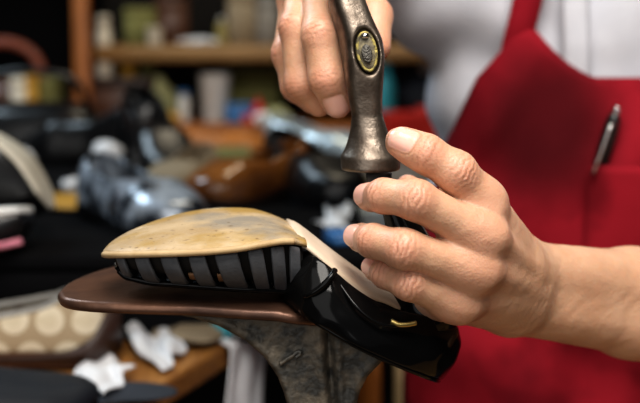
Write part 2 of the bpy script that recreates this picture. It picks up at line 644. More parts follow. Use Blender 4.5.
# ------------------------------------------------------------------ hands
class Finger:
    def __init__(s, J, R, nail=True, dorsal=None, nl=.0125, nw=.0068, wr=1.0):
        s.J = [np.asarray(j) for j in J]
        s.R = R
        s.nail = nail
        s.nl, s.nw = nl, nw
        s.wr = wr
        J = s.J
        s.ax = [(J[i + 1] - J[i]) / np.linalg.norm(J[i + 1] - J[i]) for i in range(len(J) - 1)]
        if dorsal is None:
            b = np.cross(s.ax[0], s.ax[-1])
            b /= np.linalg.norm(b)
            s.n = [np.cross(a, b) for a in s.ax]
            if s.n[0] @ (s.ax[0] - s.ax[-1]) < 0 and False:
                s.n = [-q for q in s.n]
            # convex side: away from the chord midpoint
            mid = (J[0] + J[-1]) / 2
            if s.n[1] @ (J[1] - mid) < 0:
                s.n = [-q for q in s.n]
        else:
            d = np.asarray(dorsal, float)
            s.n = []
            for a in s.ax:
                q = d - a * (d @ a)
                s.n.append(q / np.linalg.norm(q))

    def sdf(s, p):
        J, R = s.J, s.R
        d = None
        for i in range(len(J) - 1):
            c = cone(p, J[i], J[i + 1], R[i], R[i + 1])
            d = c if d is None else smin(d, c, .0035)
        # finger pad under the last phalanx
        k = len(J) - 1
        pad = J[k] - s.ax[-1] * R[k] * .7 - s.n[-1] * R[k] * .22
        d = smin(d, np.linalg.norm(p - pad, axis=1) - R[k] * .98, .003)
        full, sel = d, np.nonzero(d < .004)[0]
        if not len(sel):
            return full
        p, d = p[sel], d[sel]
        wob = .0005 * np.sin(p[:, 0] * 700 + p[:, 2] * 500) + .0003 * np.sin(p[:, 1] * 1100 + p[:, 2] * 900)
        # creases across the back of the joints
        for jj in range(1, k):
            a = s.ax[jj - 1] + s.ax[jj]
            a /= np.linalg.norm(a)
            n = s.n[jj - 1] + s.n[jj]
            n /= np.linalg.norm(n)
            q = p - J[jj]
            t = q @ a
            u = q @ n
            b = np.cross(a, n)
            v = q @ b
            t2 = t + .18 * v * v / .008 * np.sign(t + 1e-9) + wob
            big = 1.0 if jj == k - 2 or k == 2 else .5
            env = np.exp(-(t / (.0058 * (1 if big == 1 else .5))) ** 2) * np.clip(u / .006, 0, 1) * np.exp(-(v / .0085) ** 2)
            d = d + s.wr * big * .00040 * env * np.cos(t2 / .0027 * 2 * math.pi)
            d = d - s.wr * .0003 * env
        if s.nail:
            u, v, w = s.nailuv(p)
            e = np.sqrt((u / s.nl) ** 4 + (v / s.nw) ** 4) ** .5
            on = (w > 0)
            d = d + np.where(on, .00050 * np.exp(-((e - 1.02) / .14) ** 2), 0)
            d = d + np.where(on, .00022 * np.clip((1 - e) * 6, 0, 1), 0)
        full = full.copy()
        full[sel] = d
        return full

    def nailuv(s, p):
        k = len(s.J) - 1
        c = s.J[k] - s.ax[-1] * (s.nl * .40) + s.ax[-1] * s.R[k] * .16 + s.n[-1] * s.R[k] * .8
        q = p - c
        u = q @ s.ax[-1]
        b = np.cross(s.ax[-1], s.n[-1])
        return u, q @ b, (p - s.J[k]) @ s.n[-1]

    def tone(s, V):
        k = len(s.J) - 1
        red = np.zeros(len(V))
        cre = np.zeros(len(V))
        for jj in range(1, k):
            n = s.n[jj - 1] + s.n[jj]
            n /= np.linalg.norm(n)
            a = s.ax[jj - 1] + s.ax[jj]
            a /= np.linalg.norm(a)
            q = V - (s.J[jj] + n * s.R[jj] * .8)
            red = np.maximum(red, .55 * np.exp(-(np.linalg.norm(q, axis=1) / .009) ** 2))
            q = V - s.J[jj]
            t = q @ a
            u = q @ n
            v = q @ np.cross(a, n)
            t2 = t + .18 * v * v / .008 * np.sign(t + 1e-9) + .0005 * np.sin(V[:, 0] * 700 + V[:, 2] * 500) + .0003 * np.sin(V[:, 1] * 1100 + V[:, 2] * 900)
            env = np.exp(-(t / .0055) ** 2) * np.clip(u / .006, 0, 1) * np.exp(-(v / .0085) ** 2)
            cre = np.maximum(cre, s.wr * .8 * env * np.clip(np.cos(t2 / .0027 * 2 * math.pi), 0, 1) ** 3)
        red = np.maximum(red, .5 * np.exp(-(np.linalg.norm(V - s.J[k], axis=1) / .012) ** 2))
        nail = np.zeros(len(V))
        if s.nail:
            u, v, w = s.nailuv(V)
            near = np.linalg.norm(V - s.J[k], axis=1) < .02
            e = np.sqrt((u / s.nl) ** 4 + (v / s.nw) ** 4) ** .5
            nail = np.where(near & (w > 0), np.clip((1 - e) / .10, 0, 1), 0)
            cre = np.maximum(cre, np.where(near & (w > 0), .45 * np.exp(-((e - 1.04) / .08) ** 2), 0))
        return red, nail, cre

def PX(px, py, d, r):
    return P(px, py, d), r / F * d

def chain(lst):
    a = [PX(*q) for q in lst]
    return [q[0] for q in a], [q[1] for q in a]

# ---- the hand steadying the heel (right in the photo)
LH = {}
LH['index'] = Finger(*chain([(484, 203, .615, 21), (456, 172, .604, 20.5), (426, 154, .602, 19), (401.5, 142, .606, 16.5)]),
                     dorsal=(.1, -1, .38), nl=.0070, nw=.0060)
LH['middle'] = Finger(*chain([(484, 237, .610, 20), (416, 200, .593, 20), (384, 196, .606, 16.8), (366, 196, .621, 13.6)]), nl=.0072, nw=.0058)
LH['ring'] = Finger(*chain([(477, 271, .612, 19.5), (404, 249, .594, 20), (373, 241, .607, 16.5), (355.5, 236, .621, 13.2)]), nl=.0072, nw=.0056)
LH['little'] = Finger(*chain([(460, 302, .620, 18.5), (409, 283, .602, 17), (386, 274, .612, 14), (371.5, 267, .624, 11.3)]), nl=.0062, nw=.0048)
LH['thumb'] = Finger(*chain([(480, 245, .690, 22), (438, 212, .678, 18), (408, 188, .668, 14)]), dorsal=(-.2, 1, .3), wr=.3)
lw = P(517, 288, .672)
LELB = P(812, 328, .82)
lw_dir = (lw - LELB) / np.linalg.norm(lw - LELB)

def left_hand(p):
    mc = {}
    tgt = {'index': P(514, 263, .668), 'middle': P(516, 278, .664), 'ring': P(516, 291, .664), 'little': P(511, 303, .668)}
    d = None
    for k, t in tgt.items():
        J0, r0 = LH[k].J[0], LH[k].R[0]
        c = cone(p, J0, t, r0 * .95, .0155)
        d = c if d is None else smin(d, c, .011)
    # webs between the finger roots
    for a_, b_, q in (('index', 'middle', .16), ('middle', 'ring', .26), ('ring', 'little', .24)):
        A = LH[a_].J[0] + (LH[a_].J[1] - LH[a_].J[0]) * q
        Bq = LH[b_].J[0] + (LH[b_].J[1] - LH[b_].J[0]) * q
        d = smin(d, cone(p, A + [0, .0015, 0], Bq + [0, .0015, 0], .0068, .0068), .008)
    # palm side flesh
    off = np.array([-.010, .012, 0])
    d = smin(d, cone(p, LH['index'].J[0] + off, P(514, 278, .690), .0115, .016), .010)
    d = smin(d, cone(p, LH['little'].J[0] + off, P(510, 298, .690), .012, .0145), .010)
    d = smin(d, cone(p, LH['middle'].J[0] + off, P(512, 288, .692), .0115, .015), .010)
    d = smin(d, cone(p, P(516, 278, .694), LH['thumb'].J[0], .016, LH['thumb'].R[0]), .012)
    # knuckles
    for k in ('middle', 'ring', 'little'):
        kn = LH[k].J[0] + (LH[k].J[0] - (LH[k].J[1] + tgt[k]) / 2) * .30
        d = smin(d, np.linalg.norm(p - kn, axis=1) - LH[k].R[0] * .55, .010)
    # wrist and forearm
    a0 = P(514, 287, .672)
    axes = (LELB - a0) / np.linalg.norm(LELB - a0)
    for oz, r in ((.0085, .0158), (-.0085, .0158)):
        o = np.array([0, 0, oz])
        d = smin(d, cone(p, a0 + o * 1.0, a0 + axes * .09 + o * 1.15, r, r + .0035), .008)
        d = smin(d, cone(p, a0 + axes * .09 + o * 1.15, LELB - axes * .05 + o * 1.2, r + .0035, .032), .012)
    d = smin(d, cone(p, LELB - axes * .06, LELB, .033, .038), .02)
    d = smin(d, cone(p, LELB, LELB + np.array([.045, .11, .10]), .038, .042), .02)
    # ulna head and tendons
    d = smin(d, np.linalg.norm(p - P(524, 266, .654), axis=1) - .0075, .010)
    for k in ('middle', 'ring', 'little'):
        J0 = LH[k].J[0]
        nrm = np.array([.80, -.55, .1])
        a = J0 + nrm * LH[k].R[0] * .78
        b = tgt[k] + nrm * .0125
        d = smin(d, cone(p, a, b, .0028, .0022), .006)
    out = d
    for k, f in LH.items():
        out = np.minimum(out, smin(d, f.sdf(p), .0075))
    # faint creases at the wrist
    t = (p - a0) @ axes
    out = out + .00005 * np.exp(-((t + .002) / .012) ** 2) * np.cos((t + .0012 * np.sin(p[:, 2] * 260)) / .0047 * 2 * math.pi)
    out = out + .00010 * np.sin(p[:, 0] * 310 + 2 * np.sin(p[:, 2] * 240)) * np.sin(p[:, 2] * 360 + 1.5 * np.sin(p[:, 1] * 300))
    return out

# ---- the hand round the hammer handle (top of the photo)
RH = {}
RH['index'] = Finger(*chain([(322, -14, .676, 20), (321, 36, .652, 19), (327, 78, .652, 18), (337.5, 104, .659, 15)]),
                     dorsal=(-.25, -1, .15), nl=.0070, nw=.0058)
RH['middle'] = Finger(*chain([(305, -12, .692, 19), (298, 28, .668, 18), (302, 82, .668, 17), (319, 103, .676, 14)]), dorsal=(-.8, -.8, 0), nail=False)
RH['ring'] = Finger(*chain([(298, 0, .708, 18), (289.5, 54, .690, 17), (297, 84, .690, 16), (312, 101, .698, 13)]), dorsal=(-.9, -.5, 0), nail=False)
RH['little'] = Finger(*chain([(300, 14, .728, 16), (291, 60, .712, 15), (297, 88, .712, 14), (312, 100, .716, 12)]), dorsal=(-.9, -.5, 0), nail=False)
RH['thumb'] = Finger(*chain([(352, -8, .720, 21), (374, 16, .700, 18), (376, 46, .690, 15)]), dorsal=(1, -.4, .2), nail=False, wr=.3)
rw = P(341, -40, .750)
RELB = np.array([-.12, .90, 1.15])

RSH_ = np.array([.095, 1.06, 1.036])

def right_hand(p):
    tgt = {'index': P(334, -44, .742), 'middle': P(332, -46, .746), 'ring': P(331, -42, .752), 'little': P(332, -36, .758)}
    d = None
    for k, t in tgt.items():
        c = cone(p, RH[k].J[0], t, RH[k].R[0] * .98, .015)
        d = c if d is None else smin(d, c, .008)
    d = smin(d, cone(p, RH['middle'].J[0] + np.array([.012, .012, .004]), P(345, -30, .752), .012, .017), .012)
    d = smin(d, cone(p, P(345, -32, .752), RH['thumb'].J[0], .016, RH['thumb'].R[0]), .012)
    for k in ('index', 'middle', 'ring'):
        d = smin(d, np.linalg.norm(p - (RH[k].J[0] + np.array([-.002, -.002, .003])), axis=1) - RH[k].R[0] * .9, .006)
    ax = (RELB - rw) / np.linalg.norm(RELB - rw)
    d = smin(d, cone(p, rw, rw + ax * .09, .0245, .029), .010)
    d = smin(d, cone(p, rw + ax * .09, RELB - ax * .04, .029, .038), .015)
    d = smin(d, cone(p, RELB - ax * .04, RELB, .037, .037), .02)
    sh = RSH_
    d = smin(d, cone(p, RELB, RELB + (sh - RELB) * .5, .037, .043), .02)
    out = d
    for k, f in RH.items():
        out = np.minimum(out, smin(d, f.sdf(p), .0055))
    return out

# ---- the rest of the body
XC, YC = .245, 1.075
TZ = [.42, .55, .66, .78, .90, .98, 1.03, 1.08]
TA = [.180, .176, .158, .148, .138, .140, .150, .09]
TB = [.125, .125, .115, .115, .120, .118, .10, .07]

def torso(p, grow=0):
    z = p[:, 2]
    a = np.interp(z, TZ, TA) + grow
    b = np.interp(z, TZ, TB) + grow
    x, y = (p[:, 0] - XC) / a, (p[:, 1] - YC) / b
    r = (np.abs(x) ** 2.4 + np.abs(y) ** 2.4) ** (1 / 2.4)
    d = (r - 1) * np.minimum(a, b)
    return smax(d, np.maximum(z - (1.075 + grow), .44 - grow - z), .03)

RSH = np.array([.095, 1.06, 1.036])
LSH = np.array([.395, 1.06, 1.015])

def head_sdf(p):
    h = np.array([XC - .01, YC - .03, 1.285])
    d = ellipsoid(p, h + np.array([0, .015, .03]), (.076, .096, .088))
    d = smin(d, ellipsoid(p, h + np.array([0, -.025, -.045]), (.058, .066, .070)), .03)
    d = smin(d, cone(p, h + np.array([0, -.080, .02]), h + np.array([0, -.104, -.018]), .008, .012), .012)
    d = smin(d, cone(p, h + np.array([-.024, -.078, -.052]), h + np.array([.024, -.078, -.052]), .006, .006), .008)
    d = smin(d, cone(p, h + np.array([-.045, -.068, .034]), h + np.array([.045, -.068, .034]), .009, .009), .012)
    for s in (-1, 1):
        d = smax(d, -(np.linalg.norm(p - (h + np.array([s * .031, -.092, .012])), axis=1) - .013), .008)
        d = smin(d, np.linalg.norm(p - (h + np.array([s * .031, -.072, .012])), axis=1) - .0125, .002)
        d = smin(d, ellipsoid(p, h + np.array([s * .078, .012, -.005]), (.010, .020, .032)), .006)
    return d

def body_sdf(p):
    d = torso(p)
    for s, e in ((RSH, RELB), (LSH, LELB)):
        d = smin(d, cone(p, s, s + (e - s) * .75, .050, .040), .03)
    d = smin(d, cone(p, np.array([XC, YC, 1.05]), np.array([XC - .005, YC - .012, 1.20]), .060, .054), .03)
    d = smin(d, head_sdf(p), .02)
    for s in (-1, 1):
        hip = np.array([XC + s * .09, YC - .02, .52])
        kn = np.array([XC + s * .11, YC - .42, .52])
        an = np.array([XC + s * .11, YC - .40, .08])
        d = smin(d, cone(p, hip, kn, .080, .058), .04)
        d = smin(d, cone(p, kn, an, .056, .038), .03)
        d = smin(d, cone(p, an + np.array([0, .03, -.04]), an + np.array([0, -.15, -.05]), .034, .026), .02)
    return d

person = empty('person', (XC, YC, 0), 'person in a white shirt and red apron hammering the heel of an upturned shoe', 'person')

def tones(V, hand):
    red = np.zeros(len(V)); nail = np.zeros(len(V)); cre = np.zeros(len(V))
    for f in hand.values():
        r, n, c = f.tone(V)
        red = np.maximum(red, r); nail = np.maximum(nail, n); cre = np.maximum(cre, c)
        red = np.maximum(red, .40 * np.exp(-(np.linalg.norm(V - f.J[0], axis=1) / .019) ** 2))
    return np.stack([red, nail, cre, np.ones(len(V))], 1)

bl, bh = np.array([-.02, .55, .72]), np.array([.40, .96, 1.02])
V1, Q1 = sdf_mesh('lh', left_hand, P(330, 350, .58) * [1, 1, 1] - [.005, .02, .06], [.37, .97, .985], .00075)
V2, Q2 = sdf_mesh('rh', right_hand, [-.17, .60, .90], [.06, 1.02, 1.23], .0011)
V3, Q3 = sdf_mesh('bd', body_sdf, [-.15, .45, 0], [.58, 1.35, 1.45], .008, relax=2)
T = np.concatenate([tones(V1, LH), tones(V2, RH), np.tile([0, 0, 0, 1.], (len(V3), 1))])
bme = quads_np('body', np.concatenate([V1, V2, V3]), np.concatenate([Q1, Q2 + len(V1), Q3 + len(V1) + len(V2)]))
ca = bme.color_attributes.new('tone', 'FLOAT_COLOR', 'POINT')
ca.data.foreach_set('color', T.astype(np.float32).ravel())
wpart('body', bme, M['skin'], person)

def folds(p):
    return (.006 * np.sin(p[:, 0] * 55 + 3 * np.sin(p[:, 2] * 22) + p[:, 2] * 30)
            + .003 * np.sin(p[:, 2] * 85 + 2.5 * np.sin(p[:, 0] * 40) + p[:, 0] * 25))

def shirt_sdf(p):
    d = torso(p, .009)
    for s, e in ((RSH, RELB), (LSH, LELB)):
        d = smin(d, smax(cone(p, s, s + (e - s) * 1.0, .064, .062), (p - s) @ ((e - s) / np.linalg.norm(e - s)) - .66 * np.linalg.norm(e - s), .006), .018)
    d = smin(d, smax(cone(p, np.array([XC, YC, 1.0]), np.array([XC, YC - .01, 1.12]), .082, .070), p[:, 2] - 1.125, .005), .02)
    return d + folds(p)

V, Q = sdf_mesh('sh', shirt_sdf, [-.12, .80, .42], [.56, 1.25, 1.16], .0055)
shirt = wpart('shirt', quads_np('shirt', V, Q), M['shirt'], person)

def trouser_sdf(p):
    d = None
    for s in (-1, 1):
        hip = np.array([XC + s * .09, YC - .02, .52])
        kn = np.array([XC + s * .11, YC - .42, .52])
        an = np.array([XC + s * .11, YC - .40, .09])
        c = smin(cone(p, hip, kn, .096, .072), smax(cone(p, kn, an, .070, .056), .10 - p[:, 2], .01), .03)
        d = c if d is None else smin(d, c, .03)
    return d
V, Q = sdf_mesh('tr', trouser_sdf, [-.05, .5, 0.04], [.52, 1.22, .68], .010)
wpart('trousers', quads_np('trousers', V, Q), M['trousers'], person)

def hair_sdf(p):
    h = np.array([XC - .01, YC - .015, 1.315])
    d = ellipsoid(p, h, (.083, .104, .094))
    return smax(d, -((p[:, 1] - (h[1] - .055)) + (h[2] + .02 - p[:, 2]) * -.8), .01) if False else smax(d, (h[1] - .045 - p[:, 1]) * .8 + (h[2] + .01 - p[:, 2]) * .6, .01)
V, Q = sdf_mesh('hr', hair_sdf, [XC - .12, YC - .14, 1.18], [XC + .1, YC + .12, 1.43], .006)
wpart('hair', quads_np('hair', V, Q), M['hair'], person)

# collar and placket of the shirt
rings = []
for q in np.linspace(-2.55, 2.55, 40):
    c = np.array([XC + .073 * math.sin(q), YC - .012 - .073 * math.cos(q), 1.085 - .028 * math.cos(q)])
    n = np.array([math.sin(q), -math.cos(q), 0])
    rings.append([c + n * .003 + np.array([0, 0, .034]), c + n * .012 + np.array([0, 0, -.004]), c + n * .008 + np.array([0, 0, -.004]), c - n * .002 + np.array([0, 0, .034])])
wpart('collar', loft_mesh('collar', rings), M['shirt'], shirt)

def yfront(x, z, grow):
    a = np.interp(z, TZ, TA) + grow
    b = np.interp(z, TZ, TB) + grow
    u = min(abs((x - XC) / a), .985)
    return YC - b * (1 - u ** 2.4) ** (1 / 2.4)

V = []
for i in range(30):
    for j in range(5):
        z = .90 + .175 * i / 29
        x = .176 + .018 * j / 4
        V.append((x, yfront(x, min(z, 1.03), .015) - .0035 - .001 * (j in (1, 2, 3)) + max(0, z - 1.03) * .5, z))
pl = wpart('placket', mesh_np('placket', V, grid_faces(30, 5)), M['shirt'], shirt)
solidify(pl, .003, 0)

nn, mm = 70, 60
V = []
for i in range(nn):
    s = i / (nn - 1)
    for j in range(mm):
        t = j / (mm - 1) * 2 - 1
        # top edge: dips in the middle, rises at the straps
        hwt = .100
        ztop = .958 + .034 * min(1, max(0, (abs(t) - .38) / .50)) ** 1.15
        z = ztop + (.50 - ztop) * s
        hw = np.interp(z, [.50, .73, .90, .956, .99], [.178, .176, .150, .128, .101])
        x = XC + t * hw
        y = yfront(x, z, .020)
        amp = min(1, s * 6 + .15)
        y -= amp * (.006 + .006 * math.sin(t * 7 + z * 18 + 2 * math.sin(z * 25)) + .004 * math.sin(t * 17 - z * 30))
        V.append((x, y, z))
apron = wpart('apron', mesh_np('apron', V, grid_faces(nn, mm)), M['apron'], person)
solidify(apron, .002, 0)
# hem along the top edge, straps over the shoulders, pocket
for s in (-1, 1):
    rings = []
    pts = [(XC + s * 0.1025, yfront(XC + s * 0.1025, .955, .012) + .001, .958), (XC + s * 0.1005, yfront(XC + s * 0.1005, .98, .016), .982), (XC + s * .097, yfront(XC + s * .097, 1.0, .024), 1.0),
           (XC + s * .090, YC - .118, 1.035), (XC + s * .078, YC - .085, 1.085), (XC + s * .074, YC - .03, 1.105), (XC + s * .05, YC + .05, 1.10)]
    c = catmull(pts, 24)
    for i in range(24):
        tt = c[min(i + 1, 23)] - c[max(0, i - 1)]
        tt /= np.linalg.norm(tt)
        w = np.array([1, 0, 0]) - tt * tt[0]
        w /= np.linalg.norm(w)
        n = np.cross(tt, w) * .0012
        hwid = .0105
        rings.append([c[i] - w * hwid - n, c[i] + w * hwid - n, c[i] + w * hwid + n, c[i] - w * hwid + n])
    wpart('strap', loft_mesh('strap', rings), M['apron'], apron)
V = []
for i in range(16):
    for j in range(16):
        x = np.interp(j / 15, [0, 1], [XC - .055, XC + .055])
        z = np.interp(i / 15, [0, 1], [.897, .80])
        V.append((x, yfront(x, z, .020) - .021, z))
pk = wpart('pocket', mesh_np('pocket', V, grid_faces(16, 16)), M['apron'], apron)
solidify(pk, .003, 0)

# pen in the pocket
def pen_pt(px, py, push):
    q = P(px, py, .93)
    return np.array([q[0], yfront(q[0], q[2], .020) - push, q[2]])
pen = empty('pen', pen_pt(596, 160, .015), 'black pen with silver clip standing in the red apron pocket', 'pen')
a, b = pen_pt(612, 112, .019), pen_pt(596, 182, .014)
u = (b - a)
wpart('barrel', tube('barrel', [a, a + u * .12, a + u * .5, b], [.0030, .0052, .0056, .0045], 24, 14), M['black'], pen)
wpart('cap_button', tube('cap_button', [a - u * .10, a - u * .02, a + u * .03], [.0022, .0028, .0026], 8, 12), M['chrome'], pen)
wpart('clip', tube('clip', [pen_pt(609, 122, .024), pen_pt(604, 126, .028), pen_pt(596, 150, .029), pen_pt(589, 172, .029)], .0014, 18, 8), M['chrome'], pen)

# ------------------------------------------------------------------ the hammer
HD = .640
hz = [(-62, 335, 13, .0040), (-30, 339, 14.5, .0065), (0, 346.5, 16.6, .0095), (20, 352.5, 17.6, .0115), (38, 360, 19.6, .0130), (57, 363, 20.0, .0135),
      (80, 364, 18.6, .0118), (100, 365.5, 16.6, .0095), (115, 367, 15.6, .0082), (126, 368.5, 17.6, .0090), (137, 369.5, 20.8, .0102),
      (147, 370, 24.6, .0121), (152, 370.3, 27.2, .0134), (155, 370.4, 29.3, .0144), (157, 370.5, 29.9, .0147), (168, 370.5, 29.6, .0146), (170, 370.5, 29.0, .0143)]
hpts = [P(x, y, HD) for y, x, w, b in hz]
zs = np.array([q[2] for q in hpts])[::-1]
xs = np.array([q[0] for q in hpts])[::-1]
ys = np.array([q[1] for q in hpts])[::-1]
ws = np.array([w / F * HD for y, x, w, b in hz])[::-1]
bs = np.array([b for y, x, w, b in hz])[::-1]
EYE = P(366, 51, HD)

def smooth_table(z0, v, k=220, win=5):
    g = np.linspace(z0[0], z0[-1], k)
    q = np.interp(g, z0, v)
    kern = np.ones(win) / win
    qp = np.pad(q, win // 2, mode='edge')
    return g, np.convolve(qp, kern, 'valid')
tx, ty_, tw, tb = [smooth_table(zs, v, 220, w) for v, w in ((xs, 15), (ys, 15), (ws, 3), (bs, 3))]

def hammer_sdf(p):
    z = p[:, 2]
    cx = np.interp(z, *tx); cy = np.interp(z, *ty_); w = np.interp(z, *tw); b = np.interp(z, *tb)
    e = np.interp(z, [zs[0], P(0, 137, HD)[2], P(0, 100, HD)[2], zs[-1]], [2, 2, 3.2, 4.2])
    an = np.interp(z, [P(0, 100, HD)[2], P(0, 20, HD)[2]], [0, -.30])
    qx, qy = p[:, 0] - cx, p[:, 1] - cy
    qx, qy = qx * np.cos(an) - qy * np.sin(an), qx * np.sin(an) + qy * np.cos(an)
    u, v = np.abs(qx / w), np.abs(qy / b)
    r = (u ** e + v ** e) ** (1 / e)
    d = (r - 1) * np.minimum(w, b)
    d = smax(d, np.maximum(zs[0] - z, z - zs[-1]), .0012)
    # recess round the end of the handle
    q = p - EYE
    ex = q[:, 0] * .985 + q[:, 2] * .17
    ez = -q[:, 0] * .17 + q[:, 2] * .985
    el = (np.sqrt((ex / .0060) ** 2 + (ez / .0112) ** 2) - 1) * .0060
    d = smax(d, -smax(el, q[:, 1] + .0065, .001), .0014)
    # raised lip
    return d
hroot = empty('hammer', P(370, 172, HD), 'worn steel cobbler hammer with flared round face resting on the heel tip', 'hammer')
V, Q = sdf_mesh('hm', hammer_sdf, [xs.min() - .02, HD * .9 - .03, zs[0] - .004], [xs.max() + .022, HD + .06, zs[-1] + .004], .0006)
wpart('hammer_head', quads_np('hammer_head', V, Q), M['steel'], hroot)

def oval_ring(c, a, b, y, n=28, rot=.17):
    o = []
    for q in np.linspace(0, 2 * math.pi, n, endpoint=False):
        x, z = a * math.cos(q), b * math.sin(q)
        o.append(c + np.array([x * math.cos(rot) - z * math.sin(rot), y, x * math.sin(rot) + z * math.cos(rot)]))
    return o
hend = EYE - np.array([0, .0125, 0])
HB = P(345, -2, .80)
rings = [oval_ring(hend, .0036, .0080, .0004), oval_ring(hend, .0044, .0090, .0012), oval_ring(hend, .0046, .0094, .003), oval_ring(EYE, .0056, .0108, .012),
         oval_ring(EYE, .0085, .0110, .018), oval_ring(EYE + (HB - EYE) * .35, .010, .0120, 0), oval_ring(EYE + (HB - EYE) * .75, .011, .0135, 0), oval_ring(HB, .010, .012, 0)]
hnd = wpart('handle', loft_mesh('handle', rings), M['handle'], hroot)
hnd['label'] = 'wooden handle end showing in the oval eye'
rr = []
for q in np.linspace(0, 2 * math.pi, 40):
    x, z = .0044 * math.cos(q), .0092 * math.sin(q)
    rr.append(hend + np.array([x * .985 - z * .17, .0012, x * .17 + z * .985]))
yr = wpart('paint_ring', tube('paint_ring', rr, .00075, 60, 8), M['yellow'], hnd)
yr['label'] = 'yellow paint left round the handle end'
w1 = hend + P(364, 37, HD) - P(366, 51, HD)
wd = lathe('wedge', [(.0004, -.0016), (.0017, -.0011), (.0022, 0), (.0017, .0011), (.0004, .0016)], 14)
wd.transform(Matrix.Translation(Vector(w1 + np.array([0, -.0004, .0008]))))
wp = wpart('wedge', wd, M['chrome'], hnd)
wp['label'] = 'bright metal wedge'
rings = [oval_ring(hend - [0, 0, .001], .0026, .0046, y) for y in (.002, -.0002, -.0008)]
rings.append(oval_ring(hend - [0, 0, .001], .0019, .0038, -.0011))
wp = wpart('end_plug', loft_mesh('end_plug', rings), mat('plug metal', (.16, .15, .13), (.07, .065, .06), scale=700, rough=.5, metal=.6, bump=1, bscale=900), hnd)
wp['label'] = 'grey cross-hatched plug'

# ------------------------------------------------------------------ the upturned shoe
shoe = empty('high_heeled_shoe', P(260, 296, .64), 'black patent strappy high heel turned upside down on the iron last', 'shoe')
near = catmull([P(103, 251.5, .632), P(112, 252, .620), P(135, 251.5, .610), P(170, 250.5, .603), P(205, 249, .600), P(240, 245.5, .600), P(268, 240.5, .603), P(290, 238, .608), P(307, 241.5, .614)], 60)
far = catmull([P(103, 250.5, .634), P(112, 241, .650), P(132, 229, .666), P(165, 216, .680), P(197, 208.5, .688), P(226, 206, .690), P(253, 207.5, .688), P(278, 216, .682), P(296, 226, .676)], 60)
rings = []
n = 60
for i in range(n):
    s = i / (n - 1)
    A, Bq = near[i], far[i]
    up = np.array([0, 0, 1.0])
    th = .0030
    cr = .0045 * math.sin(math.pi * min(1, s * 1.1) * .9 + .1)
    top = []
    m = 14
    for j in range(m):
        t = j / (m - 1)
        e = min(t, 1 - t)
        rd = -.0010 * max(0, 1 - e / .02)
        top.append(A + (Bq - A) * t + up * (cr * 4 * t * (1 - t) * .5 + rd))
    bot = [A + (Bq - A) * (.985 - .97 * j / (m - 1)) - up * th for j in range(m)]
    rings.append(top + bot)
sole = wpart('sole', loft_mesh('sole', rings), M['leather_sole'], shoe)
ed = wpart('sole_edge', tube('sole_edge', near[1:57:4] + np.array([0, -.0004, -.0014]), .0016, 90, 8), M['sole_edge'], sole)
ed['label'] = 'paler rounded leather edge'

# shank
sn = catmull([P(300, 243, .618), P(310, 248, .616), P(340, 274, .619), P(365, 293, .623), P(386, 300, .630), P(410, 312, .636)], 30)
sf = catmull([P(286, 219, .676), P(297, 224, .675), P(330, 249, .668), P(360, 271, .664), P(385, 290, .660), P(412, 308, .662)], 30)
rings = []
for i in range(30):
    A, Bq = sn[i], sf[i]
    c = .0035
    top = [A + (Bq - A) * t + np.array([0, 0, c * 4 * t * (1 - t)]) for t in np.linspace(0, 1, 10)]
    bot = [A + (Bq - A) * t - np.array([0, 0, .002]) for t in np.linspace(1, 0, 10)]
    rings.append(top + bot)
wpart('shank', loft_mesh('shank', rings), M['shank'], shoe).__setitem__('label', 'cream leather shank')

# arch walls and heel counter
bot = catmull([P(303, 249, .630), P(312, 252, .618), P(328, 263, .613), P(350, 282, .614), P(375, 299, .617), P(405, 310, .622), P(435, 317, .630), P(453, 324, .642), P(457, 326, .652),
               P(447, 318, .664), P(415, 303, .670), P(380, 285, .670), P(345, 262, .674), P(310, 236, .680)], 90)
topl = catmull([P(285, 300, .632), P(300, 311, .616), P(316, 322, .608), P(330, 331, .607), P(362, 349, .609), P(398, 365, .616), P(425, 376, .626), P(436, 380, .640), P(438, 380, .652),
                P(426, 372, .666), P(392, 352, .672), P(357, 334, .674), P(322, 316, .676), P(290, 300, .680)], 90)
V = []
for i in range(90):
    s = i / 89
    t0 = topl[min(i + 1, 89)] - topl[max(i - 1, 0)]
    out = np.cross(t0, np.array([0, 0, 1.0]))
    out = out / np.linalg.norm(out)
    for j in range(14):
        v = j / 13
        wob = .00025 * math.sin(s * 60 + v * 9) + .0002 * math.sin(s * 31 - v * 15)
        V.append(bot[i] + (topl[i] - bot[i]) * v + out * (.0055 * math.sin(math.pi * (v * .85 + .05)) + wob))
q = wpart('quarter', mesh_np('quarter', V, grid_faces(90, 14)), M['patent'], shoe)
solidify(q, .0022, -1)
subdiv(q, 1)
wpart('topline_piping', tube('topline_piping', topl[::5], .0013, 120, 8), M['patent'], q)
wpart('stitched_seam', tube('stitched_seam', [P(338, 282, .6115), P(356, 306, .6055), P(376, 322, .6055), P(392, 326, .6075), P(410, 326, .6105)], .0009, 40, 6), M['patent'], q)
bk = wpart('side_ornament', tube('side_ornament', [P(391, 321, .6080), P(399, 324.5, .6080), P(408, 324.5, .6090), P(416, 323, .6105)], .0012, 20, 8),
      mat('dull gold', (.55, .42, .16), rough=.3, metal=.9), q)
bk['label'] = 'dull gold metal strip'

